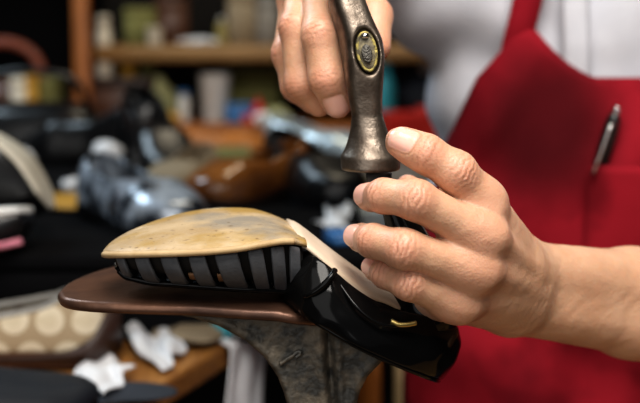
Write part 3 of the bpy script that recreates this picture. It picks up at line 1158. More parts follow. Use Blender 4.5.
# toe cage: dome under the sole
ncage, narc = 60, 24
def cage(s, th, grow=0.0):
    """s along the sole 0 toe - 1 ball, th 0 near edge - pi far edge"""
    k = 9 + s * 49
    i = min(int(k), 58)
    f = k - i
    A = near[i] * (1 - f) + near[i + 1] * f
    Bq = far[i] * (1 - f) + far[i + 1] * f
    A = A - np.array([0, 0, .0025]); Bq = Bq - np.array([0, 0, .0025])
    C = (A + Bq) / 2
    h = np.interp(s, [0, .06, .2, .45, .7, .9, 1], [.006, .0115, .0170, .0220, .0272, .0290, .0275])
    r = (A - C) * (.93 + grow / .04)
    c, sn_ = math.cos(th), math.sin(th)
    return C + r * np.sign(c) * abs(c) ** .75 + np.array([0, 0, -(h + grow)]) * abs(sn_) ** .8

def patch(s0, s1, t0, t1, ns, nt, grow=0, lean=0):
    V = []
    for i in range(ns):
        for j in range(nt):
            tt = t0 + (t1 - t0) * j / (nt - 1)
            sa = s0 + (s1 - s0) * i / (ns - 1)
            sa = min(1, max(0, sa + lean * (1 - abs(tt - math.pi / 2) / (math.pi / 2))))
            V.append(cage(sa, tt, grow))
    return V, grid_faces(ns, nt)

def vth(s):    # where the vamp begins round the section
    return 1.02
V, f = patch(0, .99, 0, math.pi, 50, 30, -.0030)
wpart('lining', mesh_np('lining', V, f), M['lining'], shoe)
V = []
for i in range(50):
    for j in range(16):
        s = i / 49
        V.append(cage(s, 1.00 + (math.pi - 2.00) * j / 15, .0012))
vp = wpart('vamp', mesh_np('vamp', V, grid_faces(50, 16)), M['patent'], shoe)
solidify(vp, .0018, 0)
wpart('vamp_piping', tube('vamp_piping', [cage(s, .98, .0016) for s in np.linspace(.02, .99, 24)] + [P(306, 296, .609), P(319, 289, .6045), P(330, 278, .6045), P(335, 270, .608)], .0015, 140, 8), M['patent'], vp)
for (a, b, ln) in ((.005, .058, .08), (.115, .180, .085), (.225, .300, .09), (.345, .420, .09), (.455, .560, .11), (.605, .690, .10), (.735, .825, .07), (.865, .955, .03)):
    V, f = patch(a, b, .02, math.pi - .02, 8, 30, .0004, ln)
    # slight crown across the band
    st = wpart('strap', mesh_np('strap', V, f), M['strap'], shoe)
    solidify(st, .0022, 0)
    subdiv(st, 1)
# tan scraps of lining showing between two bands
for (s0, s1) in ((.33, .36), (.455, .50)):
    V, f = patch(s0, s1, .55, .95, 6, 8, -.0016, .05)
    solidify(wpart('torn_lining', mesh_np('torn_lining', V, f), M['tanlining'], shoe), .001, 0)

# stiletto heel
hl = [(171, 366, 392, .0050), (178, 366.5, 391.5, .0052), (181, 369, 392, .0050), (195, 376, 401, .0055), (215, 383, 417, .0070), (235, 387, 429, .0090), (260, 390, 443, .0125), (285, 391, 452, .0165), (305, 391, 457, .0195), (322, 396, 458, .0200)]
rings = []
for (py, xl, xr, b) in hl[2:]:
    A, Bq = P(xl, py, .646), P(xr, py, .646)
    c = (A + Bq) / 2
    r = (Bq - A) / 2
    rings.append([c + r * math.cos(q) + np.array([0, b * math.sin(q), 0]) for q in np.linspace(0, 2 * math.pi, 24, endpoint=False)])
heel = wpart('stiletto_heel', loft_mesh('stiletto_heel', rings), M['patent'], shoe)
rings = []
for (py, xl, xr, b) in hl[:3]:
    A, Bq = P(xl, py + 2.2, .646), P(xr, py + 2.2, .646)
    c = (A + Bq) / 2
    r = (Bq - A) / 2
    rings.append([c + r * math.cos(q) + np.array([0, b * math.sin(q), 0]) for q in np.linspace(0, 2 * math.pi, 24, endpoint=False)])
wpart('heel_tip', loft_mesh('heel_tip', rings), M['strap'], heel)

# ------------------------------------------------------------------ the iron last on its stand
PZ = .8655
BENCH = .66
last = empty('iron_last', P(310, 330, .625) * [1, 1, 0] + [0, 0, BENCH], 'cast iron shoemaker last with brown sole-shaped top plate under the shoe', 'shoe last')
plate_near = [Z(57, 292, PZ), Z(63, 298, PZ), Z(90, 302, PZ), Z(150, 304.5, PZ), Z(210, 306, PZ), Z(260, 307, PZ), Z(300, 306, PZ), Z(345, 298, PZ)]
plate_far = [Z(352, 288, PZ), Z(345, 280, PZ), Z(300, 272, PZ), Z(240, 266, PZ), Z(180, 263, PZ), Z(135, 262, PZ), Z(112, 266, PZ), Z(85, 274, PZ), Z(66, 283, PZ)]
outl = catmull(np.array(plate_near + plate_far + [plate_near[0]])[:, :2], 90)[:-1]

def plate_sdf(p):
    d2 = poly2d(p[:, 0], p[:, 1], outl)
    # gentle dome, bending down towards the heel end
    drop = np.interp(p[:, 0], [-.14, -.06, -.02, .0, .02], [.0, .0, .002, .0065, .014]) - .0010 * np.clip(-d2 / .02, 0, 1)
    zz = p[:, 2] - (PZ - .0028 - drop)
    th = .0028
    q1 = d2 + .0025
    q2 = np.abs(zz) - th + .0025
    return np.minimum(np.maximum(q1, q2), 0) + np.hypot(np.maximum(q1, 0), np.maximum(q2, 0)) - .0025
V, Q = sdf_mesh('pl', plate_sdf, [outl[:, 0].min() - .01, outl[:, 1].min() - .01, PZ - .035], [outl[:, 0].max() + .01, outl[:, 1].max() + .01, PZ + .006], .0009)
wpart('top_plate', quads_np('top_plate', V, Q), M['iron_top'], last).__setitem__('label', 'polished brown sole-shaped plate')

SD = .640
prof_l = [(150, 304), (170, 308), (195, 313), (220, 321), (245, 335), (265, 353), (278, 373), (284, 390), (288, 405), (288, 460), (284, 520), (270, 545), (235, 565), (225, 600)]
prof_r = [(400, 600), (392, 565), (362, 545), (348, 520), (352, 460), (354, 415), (357, 400), (360, 388), (367, 373), (379, 360), (390, 349), (388, 338), (362, 318), (335, 304)]
sp = np.array([P(x, y, SD)[[0, 2]] for x, y in prof_l + prof_r])
sp[:, 1] = np.maximum(sp[:, 1], BENCH)
yS = P(310, 340, SD)[1]
rib = np.array([P(x, y, SD)[[0, 2]] for x, y in [(328, 325), (330, 360), (333, 403), (333, 520)]])
gl = np.array([P(x, y, SD)[[0, 2]] for x, y in prof_l[1:11]])
gr = np.array([P(x, y, SD)[[0, 2]] for x, y in prof_r[3:11]])

def polyline2(x, z, pts):
    d = np.full(len(x), 1e9)
    for a, b in zip(pts[:-1], pts[1:]):
        e = b - a
        t = np.clip(((x - a[0]) * e[0] + (z - a[1]) * e[1]) / (e @ e), 0, 1)
        d = np.minimum(d, np.hypot(x - a[0] - e[0] * t, z - a[1] - e[1] * t))
    return d

def stem_sdf(p):
    x, z = p[:, 0], p[:, 2]
    d2 = poly2d(x, z, sp)
    yy = np.abs(p[:, 1] - yS)
    th = .0105 + .0055 * np.clip((BENCH + .05 - z) / .03, 0, 1) * 4
    # raised edges on both sides
    rim = np.minimum(polyline2(x, z, gl), polyline2(x, z, gr))
    th = th + .0016 * (1 - np.clip((rim - .0035) / .003, 0, 1))
    # centre groove between two small ribs
    dr = polyline2(x, z, rib)
    th = th - .0045 * np.clip(1 - dr / .0026, 0, 1) + .0012 * np.exp(-((dr - .0045) / .0018) ** 2)
    th = th + .00022 * np.sin(x * 900 + 2 * np.sin(z * 700)) * np.sin(z * 820 + 1.3 * np.sin(x * 600)) * .6
    q1 = d2 + .003
    q2 = (yy - th) * .8 + .003
    d = np.minimum(np.maximum(q1, q2), 0) + np.hypot(np.maximum(q1, 0), np.maximum(q2, 0)) - .003
    # round foot flange
    f = np.hypot(p[:, 0] - P(312, 0, SD)[0], p[:, 1] - yS)
    fl = np.maximum(f - .07, np.abs(z - BENCH - .008) - .008)
    return smax(smin(d, fl, .012), BENCH - z, .001)
V, Q = sdf_mesh('st', stem_sdf, [sp[:, 0].min() - .03, yS - .08, BENCH - .004], [sp[:, 0].max() + .03, yS + .08, PZ + .0], .0011)
stem = wpart('stand', quads_np('stand', V, Q), M['iron'], last)
# raised casting mark, like a lying 7
g = [P(281, 358, SD), P(287.5, 353.5, SD), P(293, 350, SD), P(297.5, 346.5, SD), P(301, 347.5, SD), P(296, 352, SD)]
mk = tube('casting_mark', [q + np.array([0, -.0112, 0]) for q in g], .0011, 40, 8)
o = wpart('casting_mark', mk, M['iron'], stem)
o['label'] = 'small raised hooked casting mark'

# ------------------------------------------------------------------ bench and table
def table(name, sx, sy, ztop, loc, rot, m_top, m_leg, label, cat, th=.035):
    r = empty(name, (loc[0], loc[1], 0), label, cat)
    r.rotation_euler = (0, 0, rot)
    t = rbox('table_top', sx, sy, th, .004, 2, ztop - th)
    link('table_top', t, m_top, r)
    for a in (-1, 1):
        for b in (-1, 1):
            l = rbox('leg', .055, .055, ztop - th, .004, 1, 0)
            l.transform(Matrix.Translation((a * (sx / 2 - .05), b * (sy / 2 - .05), 0)))
            link('leg', l, m_leg, r)
    return r
table('workbench', .62, .26, BENCH, (.15, .60), 0, M['woodx'], M['woodx'], 'narrow wooden workbench carrying the iron last', 'workbench')
TZT = .74
eA, eB = Z(130, 403, TZT), Z(240, 335, TZT)
ed = (eB - eA) / np.linalg.norm(eB - eA)
ang = math.atan2(ed[1], ed[0]) - math.pi / 2
perp = np.array([-ed[1], ed[0], 0])
tA, tB = eA - ed * .22, eA + ed * ((2.06 - eA[1]) / ed[1])
quad = [tA, tB, np.array([-1.10, 2.06, TZT]), np.array([-1.10, tA[1], TZT])]
tctr = sum(quad) / 4
tb_ = empty('side_table', (tctr[0], tctr[1], 0), 'orange wood table at left crowded with shoes and paper', 'table')
o = wpart('table_top', loft_mesh('table_top', [[q + [0, 0, -.022] for q in quad], [q for q in quad]]), M['wood'], tb_, False)
bv = o.modifiers.new('bevel', 'BEVEL'); bv.width = .004; bv.segments = 2
for q in quad:
    c = q + (tctr - q) / np.linalg.norm(tctr - q) * .09
    l = rbox('leg', .05, .05, TZT - .022, .004, 1, 0)
    l.transform(Matrix.Translation((c[0], c[1], 0)))
    wpart('leg', l, M['wood'], tb_, False)
# stool under the person
st = empty('stool', (XC, YC + .05, 0), 'round wooden stool under the seated person', 'stool')
link('seat', lathe('seat', [(.01, .40), (.15, .40), (.16, .415), (.16, .43), (.15, .44), (.01, .44)]), M['wood'], st)
for q in range(4):
    a = q * math.pi / 2 + .78
    link('leg', tube('leg', [(.16 * math.cos(a), .16 * math.sin(a), 0), (.12 * math.cos(a), .12 * math.sin(a), .40)], .016, 8, 10), M['wood'], st)

# ------------------------------------------------------------------ shelving at the back
SY0, SY1 = 2.10, 2.40
shelf = empty('shelving_unit', (-.25, 2.25, 0), 'wooden wall shelving with upright post behind the table', 'shelf')
def board(name, x0, x1, z, th, m):
    me = rbox(name, x1 - x0, SY1 - SY0, th, .003, 1, z - th)
    me.transform(Matrix.Translation(((x0 + x1) / 2, (SY0 + SY1) / 2, 0)))
    return wpart(name, me, m, shelf)
LS, US = .830, .957
board('lower_shelf', -1.0, .45, LS, .020, M['woodz'])
board('upper_shelf', Y(93, 0, SY0)[0], .45, US, .026, M['woodx'])
board('top_shelf', -1.0, .45, 1.30, .026, M['woodx'])
for px, w in ((84.5, .024),):
    x = Y(px, 60, SY0)[0]
    me = rbox('post', w, .03, 1.32, .002, 1, 0)
    me.transform(Matrix.Translation((x, SY0 - .016, 0)))
    wpart('post', me, M['woodz'], shelf)
for x in (-.98, .43):
    me = rbox('side_panel', .03, SY1 - SY0, 1.32, .002, 1, 0)
    me.transform(Matrix.Translation((x, (SY0 + SY1) / 2, 0)))
    wpart('side_panel', me, M['woodz'], shelf)

# ------------------------------------------------------------------ generators for the clutter
def shoe_mesh(name, label, upper_m, sole_m, lining_m, L=.24, heel=.02, wide=1.0, high=1.0, sole_t=.006, open_to=.56, group=None, piping=None, boot=0, dip=1.0):
    r = empty(name, (0, 0, 0), label, 'shoe', group)
    SX = np.array([0, .03, .10, .2, .45, .7, .85, .94, .98, 1.0])
    HW = np.array([.012, .024, .031, .032, .033, .043, .040, .028, .017, .004]) * wide
    UH = np.array([.055, .058, .056, .052, .046, .050, .036, .026, .018, .008]) * high
    UH = UH * np.interp(SX, [0, .06, .35, .5, .75], [1, 1, dip, dip, 1])
    if boot:
        UH = np.interp(SX, [0, .3, .45, .7, 1], [boot, boot, boot * .75, .055, .012])
    def w(s): return float(np.interp(s, SX, HW))
    def h(s): return float(np.interp(s, SX, UH))
    def z0(s):
        q = min(1, max(0, (.66 - s) / .46))
        return sole_t + heel * q * q * (3 - 2 * q) + .006 * max(0, (s - .75) / .25) ** 2
    n, m = 34, 25
    V = []
    for i in range(n):
        s = 1 - (1 - i / (n - 1)) ** 1.0
        for j in range(m):
            th = math.pi * j / (m - 1)
            c, sn_ = math.cos(th), math.sin(th)
            V.append((L * s - L / 2, w(s) * np.sign(c) * abs(c) ** .6, z0(s) + h(s) * abs(sn_) ** .75))
    def skip(i, j):
        s = (i + .5) / (n - 1)
        lim = .62 * math.sin(math.pi * min(1, max(0, (s - .02) / (open_to - .02)))) ** .5 if .02 < s < open_to else 0
        return abs((j + .5) / (m - 1) * math.pi - math.pi / 2) < lim * 1.15
    f = grid_faces(n, m, False, skip)
    f.append(tuple(range(m)))
    up = link('upper', mesh_np('upper', V, f), upper_m, r)
    solidify(up, .0025, 1)
    subdiv(up, 1)
    def outline(s0, s1, k, g):
        ss = np.linspace(s0, s1, k)
        a = [(L * s - L / 2, w(s) + g, s) for s in ss]
        return a, [(x, -y, s) for x, y, s in a[::-1]]
    def slab_(name, s0, s1, g, zb, zt, mm):
        a, b = outline(s0, s1, 26, g)
        lo = [(x, y, zb(s)) for x, y, s in a + b]
        hi = [(x, y, zt(s)) for x, y, s in a + b]
        k = len(lo)
        f = [tuple(range(k))[::-1], tuple(range(k, 2 * k))] + [(i, (i + 1) % k, k + (i + 1) % k, k + i) for i in range(k)]
        V = lo + hi
        # split the caps into strips so they follow the curve
        f = f[2:]
        hk = k // 2
        for i in range(hk - 1):
            f.append((i, i + 1, k - 2 - i, k - 1 - i)[::-1])
            f.append((k + i, k + i + 1, 2 * k - 2 - i, 2 * k - 1 - i))
        return link(name, fix_normals(mesh_np(name, V, f)), mm, r, False)
    slab_('sole', 0, 1, .003, lambda s: z0(s) - sole_t, lambda s: z0(s) + .001, sole_m)
    slab_('insole', .01, .97, -.004, lambda s: z0(s) + .001, lambda s: z0(s) + .004, lining_m)
    if heel > .004:
        a, b = outline(0, .24, 12, .001)
        lo = [(-L / 2 + (x + L / 2) * .9, y * .9, 0) for x, y, s in a + b]
        hi = [(x, y, z0(s) - sole_t + .001) for x, y, s in a + b]
        k = len(lo)
        f = [tuple(range(k))[::-1], tuple(range(k, 2 * k))] + [(i, (i + 1) % k, k + (i + 1) % k, k + i) for i in range(k)]
        link('heel', fix_normals(mesh_np('heel', lo + hi, f)), sole_m, r, False)
    if piping is not None:
        pts = []
        for s in np.linspace(.03, open_to - .02, 16):
            lim = .62 * math.sin(math.pi * (s - .02) / (open_to - .02)) ** .5 * 1.15
            th = math.pi / 2 - lim
            pts.append((L * s - L / 2, w(s) * math.cos(th) ** .6 + .001, z0(s) + h(s) * math.sin(th) ** .75 + .001))
        full = pts + [(x, -y, z) for x, y, z in pts[::-1]] + [pts[0]]
        link('piping', tube('piping', full, .0028, 90, 8), piping, r)
    return r

def orient(o, loc, xdir=None, zdir=None, yaw=None):
    if yaw is not None:
        o.location = Vector(loc)
        o.rotation_euler = (0, 0, yaw)
        return o
    x = Vector(xdir).normalized()
    z = Vector(zdir)
    z = (z - x * z.dot(x)).normalized()
    y = z.cross(x)
    o.rotation_euler = Matrix((x, y, z)).transposed().to_euler()
    o.location = Vector(loc)
    return o

def bottle(name, label, loc, r, h, m, cap_m, cat='bottle', neck=.4):
    e = empty(name, loc, label, cat)
    link('bottle_body', lathe('bottle_body', [(r * .6, 0), (r * .96, .001), (r, .004), (r, h * .70), (r * .92, h * .76), (r * neck, h * .84), (r * neck, h * .88)]), m, e)
    link('cap', lathe('cap', [(r * neck * 1.2, h * .86), (r * neck * 1.2, h * .99), (r * neck * 1.05, h), (.0005, h)]), cap_m, e)
    return e

def cup(name, label, loc, r, h, m, cat='cup'):
    e = empty(name, loc, label, cat)
    link('cup_wall', lathe('cup_wall', [(.001, .0), (r * .80, 0), (r * .83, .004), (r * .97, h * .93), (r, h * .95), (r, h), (r * .94, h), (r * .90, h * .9), (r * .76, .006), (.001, .006)]), m, e)
    link('rim', lathe('rim', [(r * .95, h * .965), (r * 1.04, h * .965), (r * 1.04, h), (r * .95, h)]), m, e)
    return e

def carton(name, label, loc, sx, sy, sz, yaw, m, lid_m=None, cat='box'):
    e = empty(name, loc, label, cat)
    e.rotation_euler = (0, 0, yaw)
    link('box_body', rbox('box_body', sx, sy, sz * .78, .002, 1), m, e)
    link('lid', rbox('lid', sx * 1.03, sy * 1.03, sz * .24, .002, 1, sz * .77), lid_m or m, e)
    return e

def bin_(name, label, loc, sx, sy, sz, yaw, m):
    e = empty(name, loc, label, 'bin')
    e.rotation_euler = (0, 0, yaw)
    def rect(kx, z): return [(sx / 2 * kx * a, sy / 2 * kx * b, z) for a, b in ((-1, -1), (1, -1), (1, 1), (-1, 1))]
    link('bin_wall', loft_mesh('bin_wall', [rect(.1, 0), rect(.86, 0), rect(1, sz), rect(.95, sz), rect(.82, .005), rect(.1, .005)]), m, e, False)
    link('rim', loft_mesh('rim', [rect(.97, sz * .9), rect(1.06, sz * .9), rect(1.06, sz), rect(.97, sz)], False), m, e, False)
    return e

def crumple(name, label, cat, pts, m, nx=26, ny=20, amp=.006, th=.0008, group=None, soft=1):
    """sheet spanned by four world corners with folds"""
    a, b, c, d = [np.asarray(q, float) for q in pts]
    V = []
    ph = rng.rand(6) * 6
    for i in range(nx):
        for j in range(ny):
            u, v = i / (nx - 1), j / (ny - 1)
            q = a * (1 - u) * (1 - v) + b * u * (1 - v) + c * u * v + d * (1 - u) * v
            z = amp * (math.sin(u * 7 + ph[0] + 2 * math.sin(v * 4 + ph[1])) + .6 * math.sin(v * 11 + ph[2] + u * 5) + .35 * math.sin(u * 19 + ph[3]))
            e = .006 * soft * (math.sin(v * 9 + ph[4]) * (u - .5) + math.sin(u * 8 + ph[5]) * (v - .5))
            V.append(q + np.array([e, e * .5, z + amp * 1.2]))
    me = mesh_np(name, V, grid_faces(nx, ny))
    o = wthing(name, me, m, label, cat, group)
    solidify(o, th, 0)
    return o

def blob(name, label, cat, c, r, m, rough=.18, n=3, seed=0, sq=1):
    """crumpled lump resting with its base at c"""
    bm = bmesh.new()
    bmesh.ops.create_icosphere(bm, subdivisions=4, radius=1)
    rs = np.random.RandomState(seed)
    k = rs.randn(7, 3) * 3
    ph = rs.rand(7) * 6
    for v in bm.verts:
        q = np.array(v.co)
        s = 1 + rough * sum(math.sin(k[i] @ q + ph[i]) for i in range(7)) / 3
        v.co = Vector((q[0] * r[0] * s, q[1] * r[1] * s, max(0, (q[2] * s * .9 + .85)) * r[2]))
    me = bpy.data.meshes.new(name)
    bm.to_mesh(me)
    bm.free()
    o = link(name, me, m)
    o.location = Vector(c)
    return tag(o, label, cat)

# ------------------------------------------------------------------ clutter on the side table
CZ = .812                                          # top of the black crate
c0 = Z(60, 262, CZ)
crate = empty('crate', (-.435, 1.415, TZT), 'low black wooden crate on the side table under the shoes', 'crate')
crate.rotation_euler = (0, 0, 0)
link('crate_top', rbox('crate_top', .95, .78, .012, .002, 1, CZ - TZT - .012), M['blackbox'], crate)
for i in range(2):
    s = rbox('slat', .95, .012, .026, .002, 1, .002 + i * .031)
    s.transform(Matrix.Translation((0, -.38, 0)))
    link('slat', s, M['blackbox'], crate)
for sx in (-.46, .46):
    s = rbox('end_board', .014, .76, CZ - TZT - .012, .002, 1, 0)
    s.transform(Matrix.Translation((sx, 0, 0)))
    link('end_board', s, M['blackbox'], crate)

def edge_on(name, label, arc, d, hs, wid, body_m, sole_m, bw, side):
    """shoe lying upside down, its sole edge seen from the side as an arc"""
    c = catmull([P(x, y, d) for x, y in arc], 40)
    r = empty(name, c.mean(0) * [1, 1, 0] + [0, 0, CZ], label, 'shoe')
    rb, rs = [], []
    k = len(c)
    for i in range(k):
        t = c[min(i + 1, k - 1)] - c[max(i - 1, 0)]
        t /= np.linalg.norm(t)
        nrm = np.cross(t, FW) * side
        h = float(np.interp(i / (k - 1), np.linspace(0, 1, len(hs)), hs))
        w = float(np.interp(i / (k - 1), [0, .5, .85, 1], [wid, wid, wid * .75, wid * .15]))
        rb.append([c[i] + FW * w * math.cos(q) + nrm * (h * max(0, math.sin(q)) ** .7 if math.sin(q) > 0 else -.001) for q in np.linspace(0, 2 * math.pi, 28, endpoint=False)])
        b = bw * float(np.interp(i / (k - 1), [0, .6, 1], [1, 1, .6]))
        rs.append([c[i] + FW * (w + .004) * math.copysign(abs(math.cos(q)) ** .5, math.cos(q)) - nrm * b * .5 + nrm * b * .5 * math.copysign(abs(math.sin(q)) ** .5, math.sin(q)) for q in np.linspace(0, 2 * math.pi, 20, endpoint=False)])
    wpart('upper', loft_mesh('upper', rb), body_m, r)
    wpart('sole', loft_mesh('sole', rs), sole_m, r)
    return r
edge_on('upturned_shoe', 'black shoe upside down at left edge with curved cream sole edge', [(-80, 118), (-35, 128), (-2, 143), (22, 163), (39, 188), (50, 210)], 1.10, [.06, .075, .085, .06, .012], .038, M['black'], M['cream'], .0062, -1)
sl = edge_on('upturned_slipper', 'black slipper upside down with white sole edge under the cream-edged shoe', [(-60, 224), (-25, 221), (2, 218), (20, 215), (32, 213)], 1.035, [.026, .027, .027, .020, .006], .026, M['black'], M['white'], .0085, -1)
wpart('pink_strap', tube('pink_strap', [P(-30, 248, 1.010), P(0, 246, 1.006), P(12, 243.5, 1.006), P(21, 241.5, 1.009)], .0042, 30, 12, .003), M['pink'], sl)['label'] = 'pink strap'
# crinkled shiny dark shoe
s = shoe_mesh('crinkled_shoe', 'shiny crinkled silver-black shoe just behind the tan sole', M['silver'], M['blackbox'], M['lining'], L=.18, heel=.008, high=.78, wide=.85)
orient(s, Z(140, 226, CZ), yaw=-.95)
s.location.z = CZ
# amber card
e = blob('amber_insole', 'amber coloured insole lying on the black crate', 'insole', Z(82, 207, CZ), (.046, .085, .006), M['amber'], rough=.05, seed=3)
e.rotation_euler = (0, 0, 1.15)
blob('white_lump', 'white crumpled lump standing in for a highlight above the crinkled shoe', 'paper', Z(107, 178, CZ), (.022, .016, .025), M['paper'], seed=5)  # bright highlight among the dark shoes, built as an added white lump
blob('white_lump', 'white crumpled paper ball beside the cream-edged shoe', 'paper', Z(22, 177, CZ), (.018, .016, .019), M['paper'], seed=6)
blob('white_lump', 'tiny white paper ball by the amber insole', 'paper', Z(71, 193, CZ), (.0095, .008, .0095), M['paper'], seed=8)
# black boots and bag
s = shoe_mesh('black_ankle_boot', 'black ankle boot standing behind the crinkled shoe', M['black'], M['blackbox'], M['lining'], L=.20, heel=.02, boot=.078, wide=.85)
orient(s, Z(152, 180, CZ) + [0, .04, 0], yaw=-1.2); s.location.z = CZ
s = shoe_mesh('black_ankle_boot', 'low black ankle boot at left behind the amber insole', M['black'], M['blackbox'], M['lining'], L=.20, heel=.02, boot=.062, wide=.9)
orient(s, Z(75, 174, CZ) + [0, .10, 0], yaw=2.9); s.location.z = CZ
bag = empty('black_handbag', Z(2, 172, CZ) + [0, .20, 0], 'slouching black leather handbag at far left', 'handbag')
def bagbody(m, w, dd, h):
    rings = []
    for z, k in ((0, .85), (.01, .97), (.3 * h, 1.0), (.7 * h, .9), (.93 * h, .62), (h, .40)):
        rings.append([(w * k ** .5 * np.sign(math.cos(q)) * abs(math.cos(q)) ** .6, dd * k * np.sign(math.sin(q)) * abs(math.sin(q)) ** .6 , z) for q in np.linspace(0, 2 * math.pi, 28, endpoint=False)])
    o = loft_mesh('bag_body', rings)
    return o
subdiv(link('bag_body', bagbody(0, .095, .055, .075), M['black'], bag), 1)
link('strap', tube('strap', [(-.08, -.02, .06), (-.06, -.03, .105), (0, -.035, .118), (.06, -.03, .105), (.08, -.02, .06)], .005, 30, 8), M['black'], bag)
# brown shoe toe pointing at camera, and beige one
s = shoe_mesh('brown_shoe', 'polished brown leather shoe lying behind the raised sole', M['brownshoe'], M['darkbrown'], M['tanlining'], L=.15, heel=.010, wide=.80, high=.74)
orient(s, Z(246, 206, CZ) + [0, .045, 0], yaw=-2.35); s.location.z = CZ
s = shoe_mesh('beige_shoe', 'beige suede shoe between the crinkled and the brown shoe', M['beige'], M['darkbrown'], M['tanlining'], L=.14, heel=.006, wide=.75, high=.6)
orient(s, Z(180, 198, CZ) + [0, .04, 0], yaw=-1.8); s.location.z = CZ
s = shoe_mesh('black_loafer', 'black loafer right of the brown shoe, left of the hammer', M['black'], M['blackbox'], M['lining'], L=.19, heel=.012, high=.85, wide=.85)
orient(s, Z(312, 200, CZ) + [0, .015, 0], yaw=-1.15); s.location.z = CZ
# flat folded cloth
cl = carton('folded_cloth', 'grey-green folded cloth lying behind the beige shoe', Z(200, 165, CZ) , .13, .10, .018, .1, M['grey'], M['green'], 'cloth')
# glossy pale things between hand and shoe
def boxy(name, label, px, py, z, sx, sy, sz, yaw, m, lm=None):
    q = Z(px, py, z)
    return carton(name, label, (q[0], q[1] + sy / 2, z), sx, sy, sz, yaw, m, lm)

# ------------------------------------------------------------------ patterned shoe and paper at lower left
s = shoe_mesh('patterned_canvas_shoe', 'beige ring-patterned canvas shoe with dark brown trim at lower left', M['monogram'], M['brown'], M['darkbrown'], L=.245, heel=.004, high=.88, dip=.62, sole_t=.010, piping=M['grey'])
sh = s
# toe points out of frame to the left
q = Z(26, 372, TZT)
orient(s, (-.279, .978, TZT), yaw=math.pi - .06)
# dark heel trim: a band hugging the back of the shoe
def heel_trim(r, L, m):
    V = []
    SX = np.array([0, .03, .10, .2, .45])
    HW = np.array([.012, .024, .031, .032, .033])
    for i in range(12):
        s_ = i / 11 * .22
        for side in (1,):
            for j in range(15):
                th = math.pi * j / 14
                k = 1.06
                hh = np.interp(s_, [0, .06, .12, .22], [.066, .040, .020, .009])
                c, q_ = math.cos(th), 0
                w_ = np.interp(s_, SX, HW)
    rings = []
    for u in np.linspace(-1, 1, 41):
        s_ = abs(u) * .42
        w_ = float(np.interp(s_, SX, HW)) + .0062
        y = w_ * np.sign(u) if s_ > .03 else w_ * u / (.03 / .42)
        zt = float(np.interp(s_, [0, .018, .045, .10, .2, .42], [.050, .044, .024, .017, .013, .011]))
        x = L * s_ - L / 2 - .006 * max(0, 1 - s_ / .06)
        rings.append([(x, y, .009), (x, y, zt), (x + .0015, y * .95, zt), (x + .0015, y * .95, .009)])
    link('heel_trim', loft_mesh('heel_trim', rings), m, r)
heel_trim(s, .245, M['darkbrown'])

crumple('paper_sheet', 'white crumpled paper sheet just right of the patterned shoe', 'paper',
        [Z(112, 322, TZT + .012), Z(160, 374, TZT + .002), Z(188, 352, TZT + .002), Z(146, 312, TZT + .012)], M['paper'], amp=.003)
crumple('paper_sheet', 'white torn paper sheet under the front of the patterned shoe', 'paper',
        [Z(62, 382, TZT + .008), Z(108, 397, TZT + .008), Z(133, 372, TZT + .006), Z(100, 356, TZT + .004)], M['paper'], amp=.0025)
s = shoe_mesh('dark_leather_shoe', 'dark blue-black leather shoe at the bottom left corner', mat('blue black leather', (.010, .013, .019), rough=.6, spec=.25), M['blackbox'], M['lining'], L=.22, heel=.004, high=.46, wide=.9)
orient(s, (-.255, .815, TZT), yaw=.22); s.location.z = TZT
s = blob('suede_scrap', 'grey-beige leather offcut on the table under the plate', 'offcut', Z(192, 342, TZT), (.030, .030, .009), M['beige'], seed=12)
bottle('teal_bottle', 'small teal bottle lying in the shadow under the plate', (0, 0, 0), .012, .06, M['teal'], M['white']).location = Vector(Z(186, 334, TZT))
bpy.data.objects['teal_bottle'].rotation_euler = (math.pi / 2, 0, 1.0)
bpy.data.objects['teal_bottle'].location.z = TZT + .012
blob('brown_strap_roll', 'brown leather roll tucked behind the patterned shoe', 'leather roll', Z(48, 318, TZT) + [0, .09, 0], (.028, .024, .026), M['beige'], seed=15)
# white rag hanging over the table edge
rag = []
e0 = eA + ed * .16
for i in range(24):
    for j in range(18):
        u, v = i / 23, j / 17
        base = eA + ed * (.155 + .085 * u + .010 * math.sin(v * 6)) 
        o = v * .115
        if o < .03:
            q = base + perp * (.03 - o) + np.array([0, 0, .004])
        else:
            dz = o - .03
            q = base - perp * (.004 + .006 * math.sin(u * 12 + 1) * dz / .08 + .003) + np.array([0, 0, .003 - dz * (1 - .18 * math.sin(u * 5))])
        rag.append(q)
o = wthing('white_rag', mesh_np('white_rag', rag, grid_faces(24, 18)), M['paper'], 'white rag draped over the table edge left of the iron stand', 'rag')
solidify(o, .0012, 0)

# ------------------------------------------------------------------ things on the shelves
cup('white_jar', 'tall white plastic cup on the lower shelf', Y(215, 121, 2.16) * [1, 1, 0] + [0, 0, LS], .0265, .080, M['white'])
def onshelf(px, y, z): 
    q = Y(px, 60, y)
    return np.array([q[0], y, z])
blob('pale_green_bag', 'pale yellow-green crumpled bag on the lower shelf left of the cup', 'bag', onshelf(157, 2.16, LS), (.030, .03, .045), M['greenpale'], seed=21)
b = bottle('white_tube', 'white and blue tube standing left of the tall cup', onshelf(183, 2.13, LS), .010, .055, M['white'], M['blue'], 'tube', .8)
carton('blue_box', 'small blue box right of the tall white cup', onshelf(241, 2.14, LS), .050, .04, .032, .1, M['blue'], M['blue'])
bottle('red_bottle', 'little red bottle right of the blue box', onshelf(258, 2.12, LS), .009, .042, M['redbin'], M['redbin'])
blob('yellow_green_cloth', 'yellow-green cloth bundle on the lower shelf beside the fist gripping the hammer', 'cloth', onshelf(276, 2.13, LS), (.022, .02, .016), M['greenpale'], seed=23)
carton('olive_box', 'olive green box on the lower shelf behind the blue box', onshelf(254, 2.27, LS), .085, .05, .085, .05, M['green'])
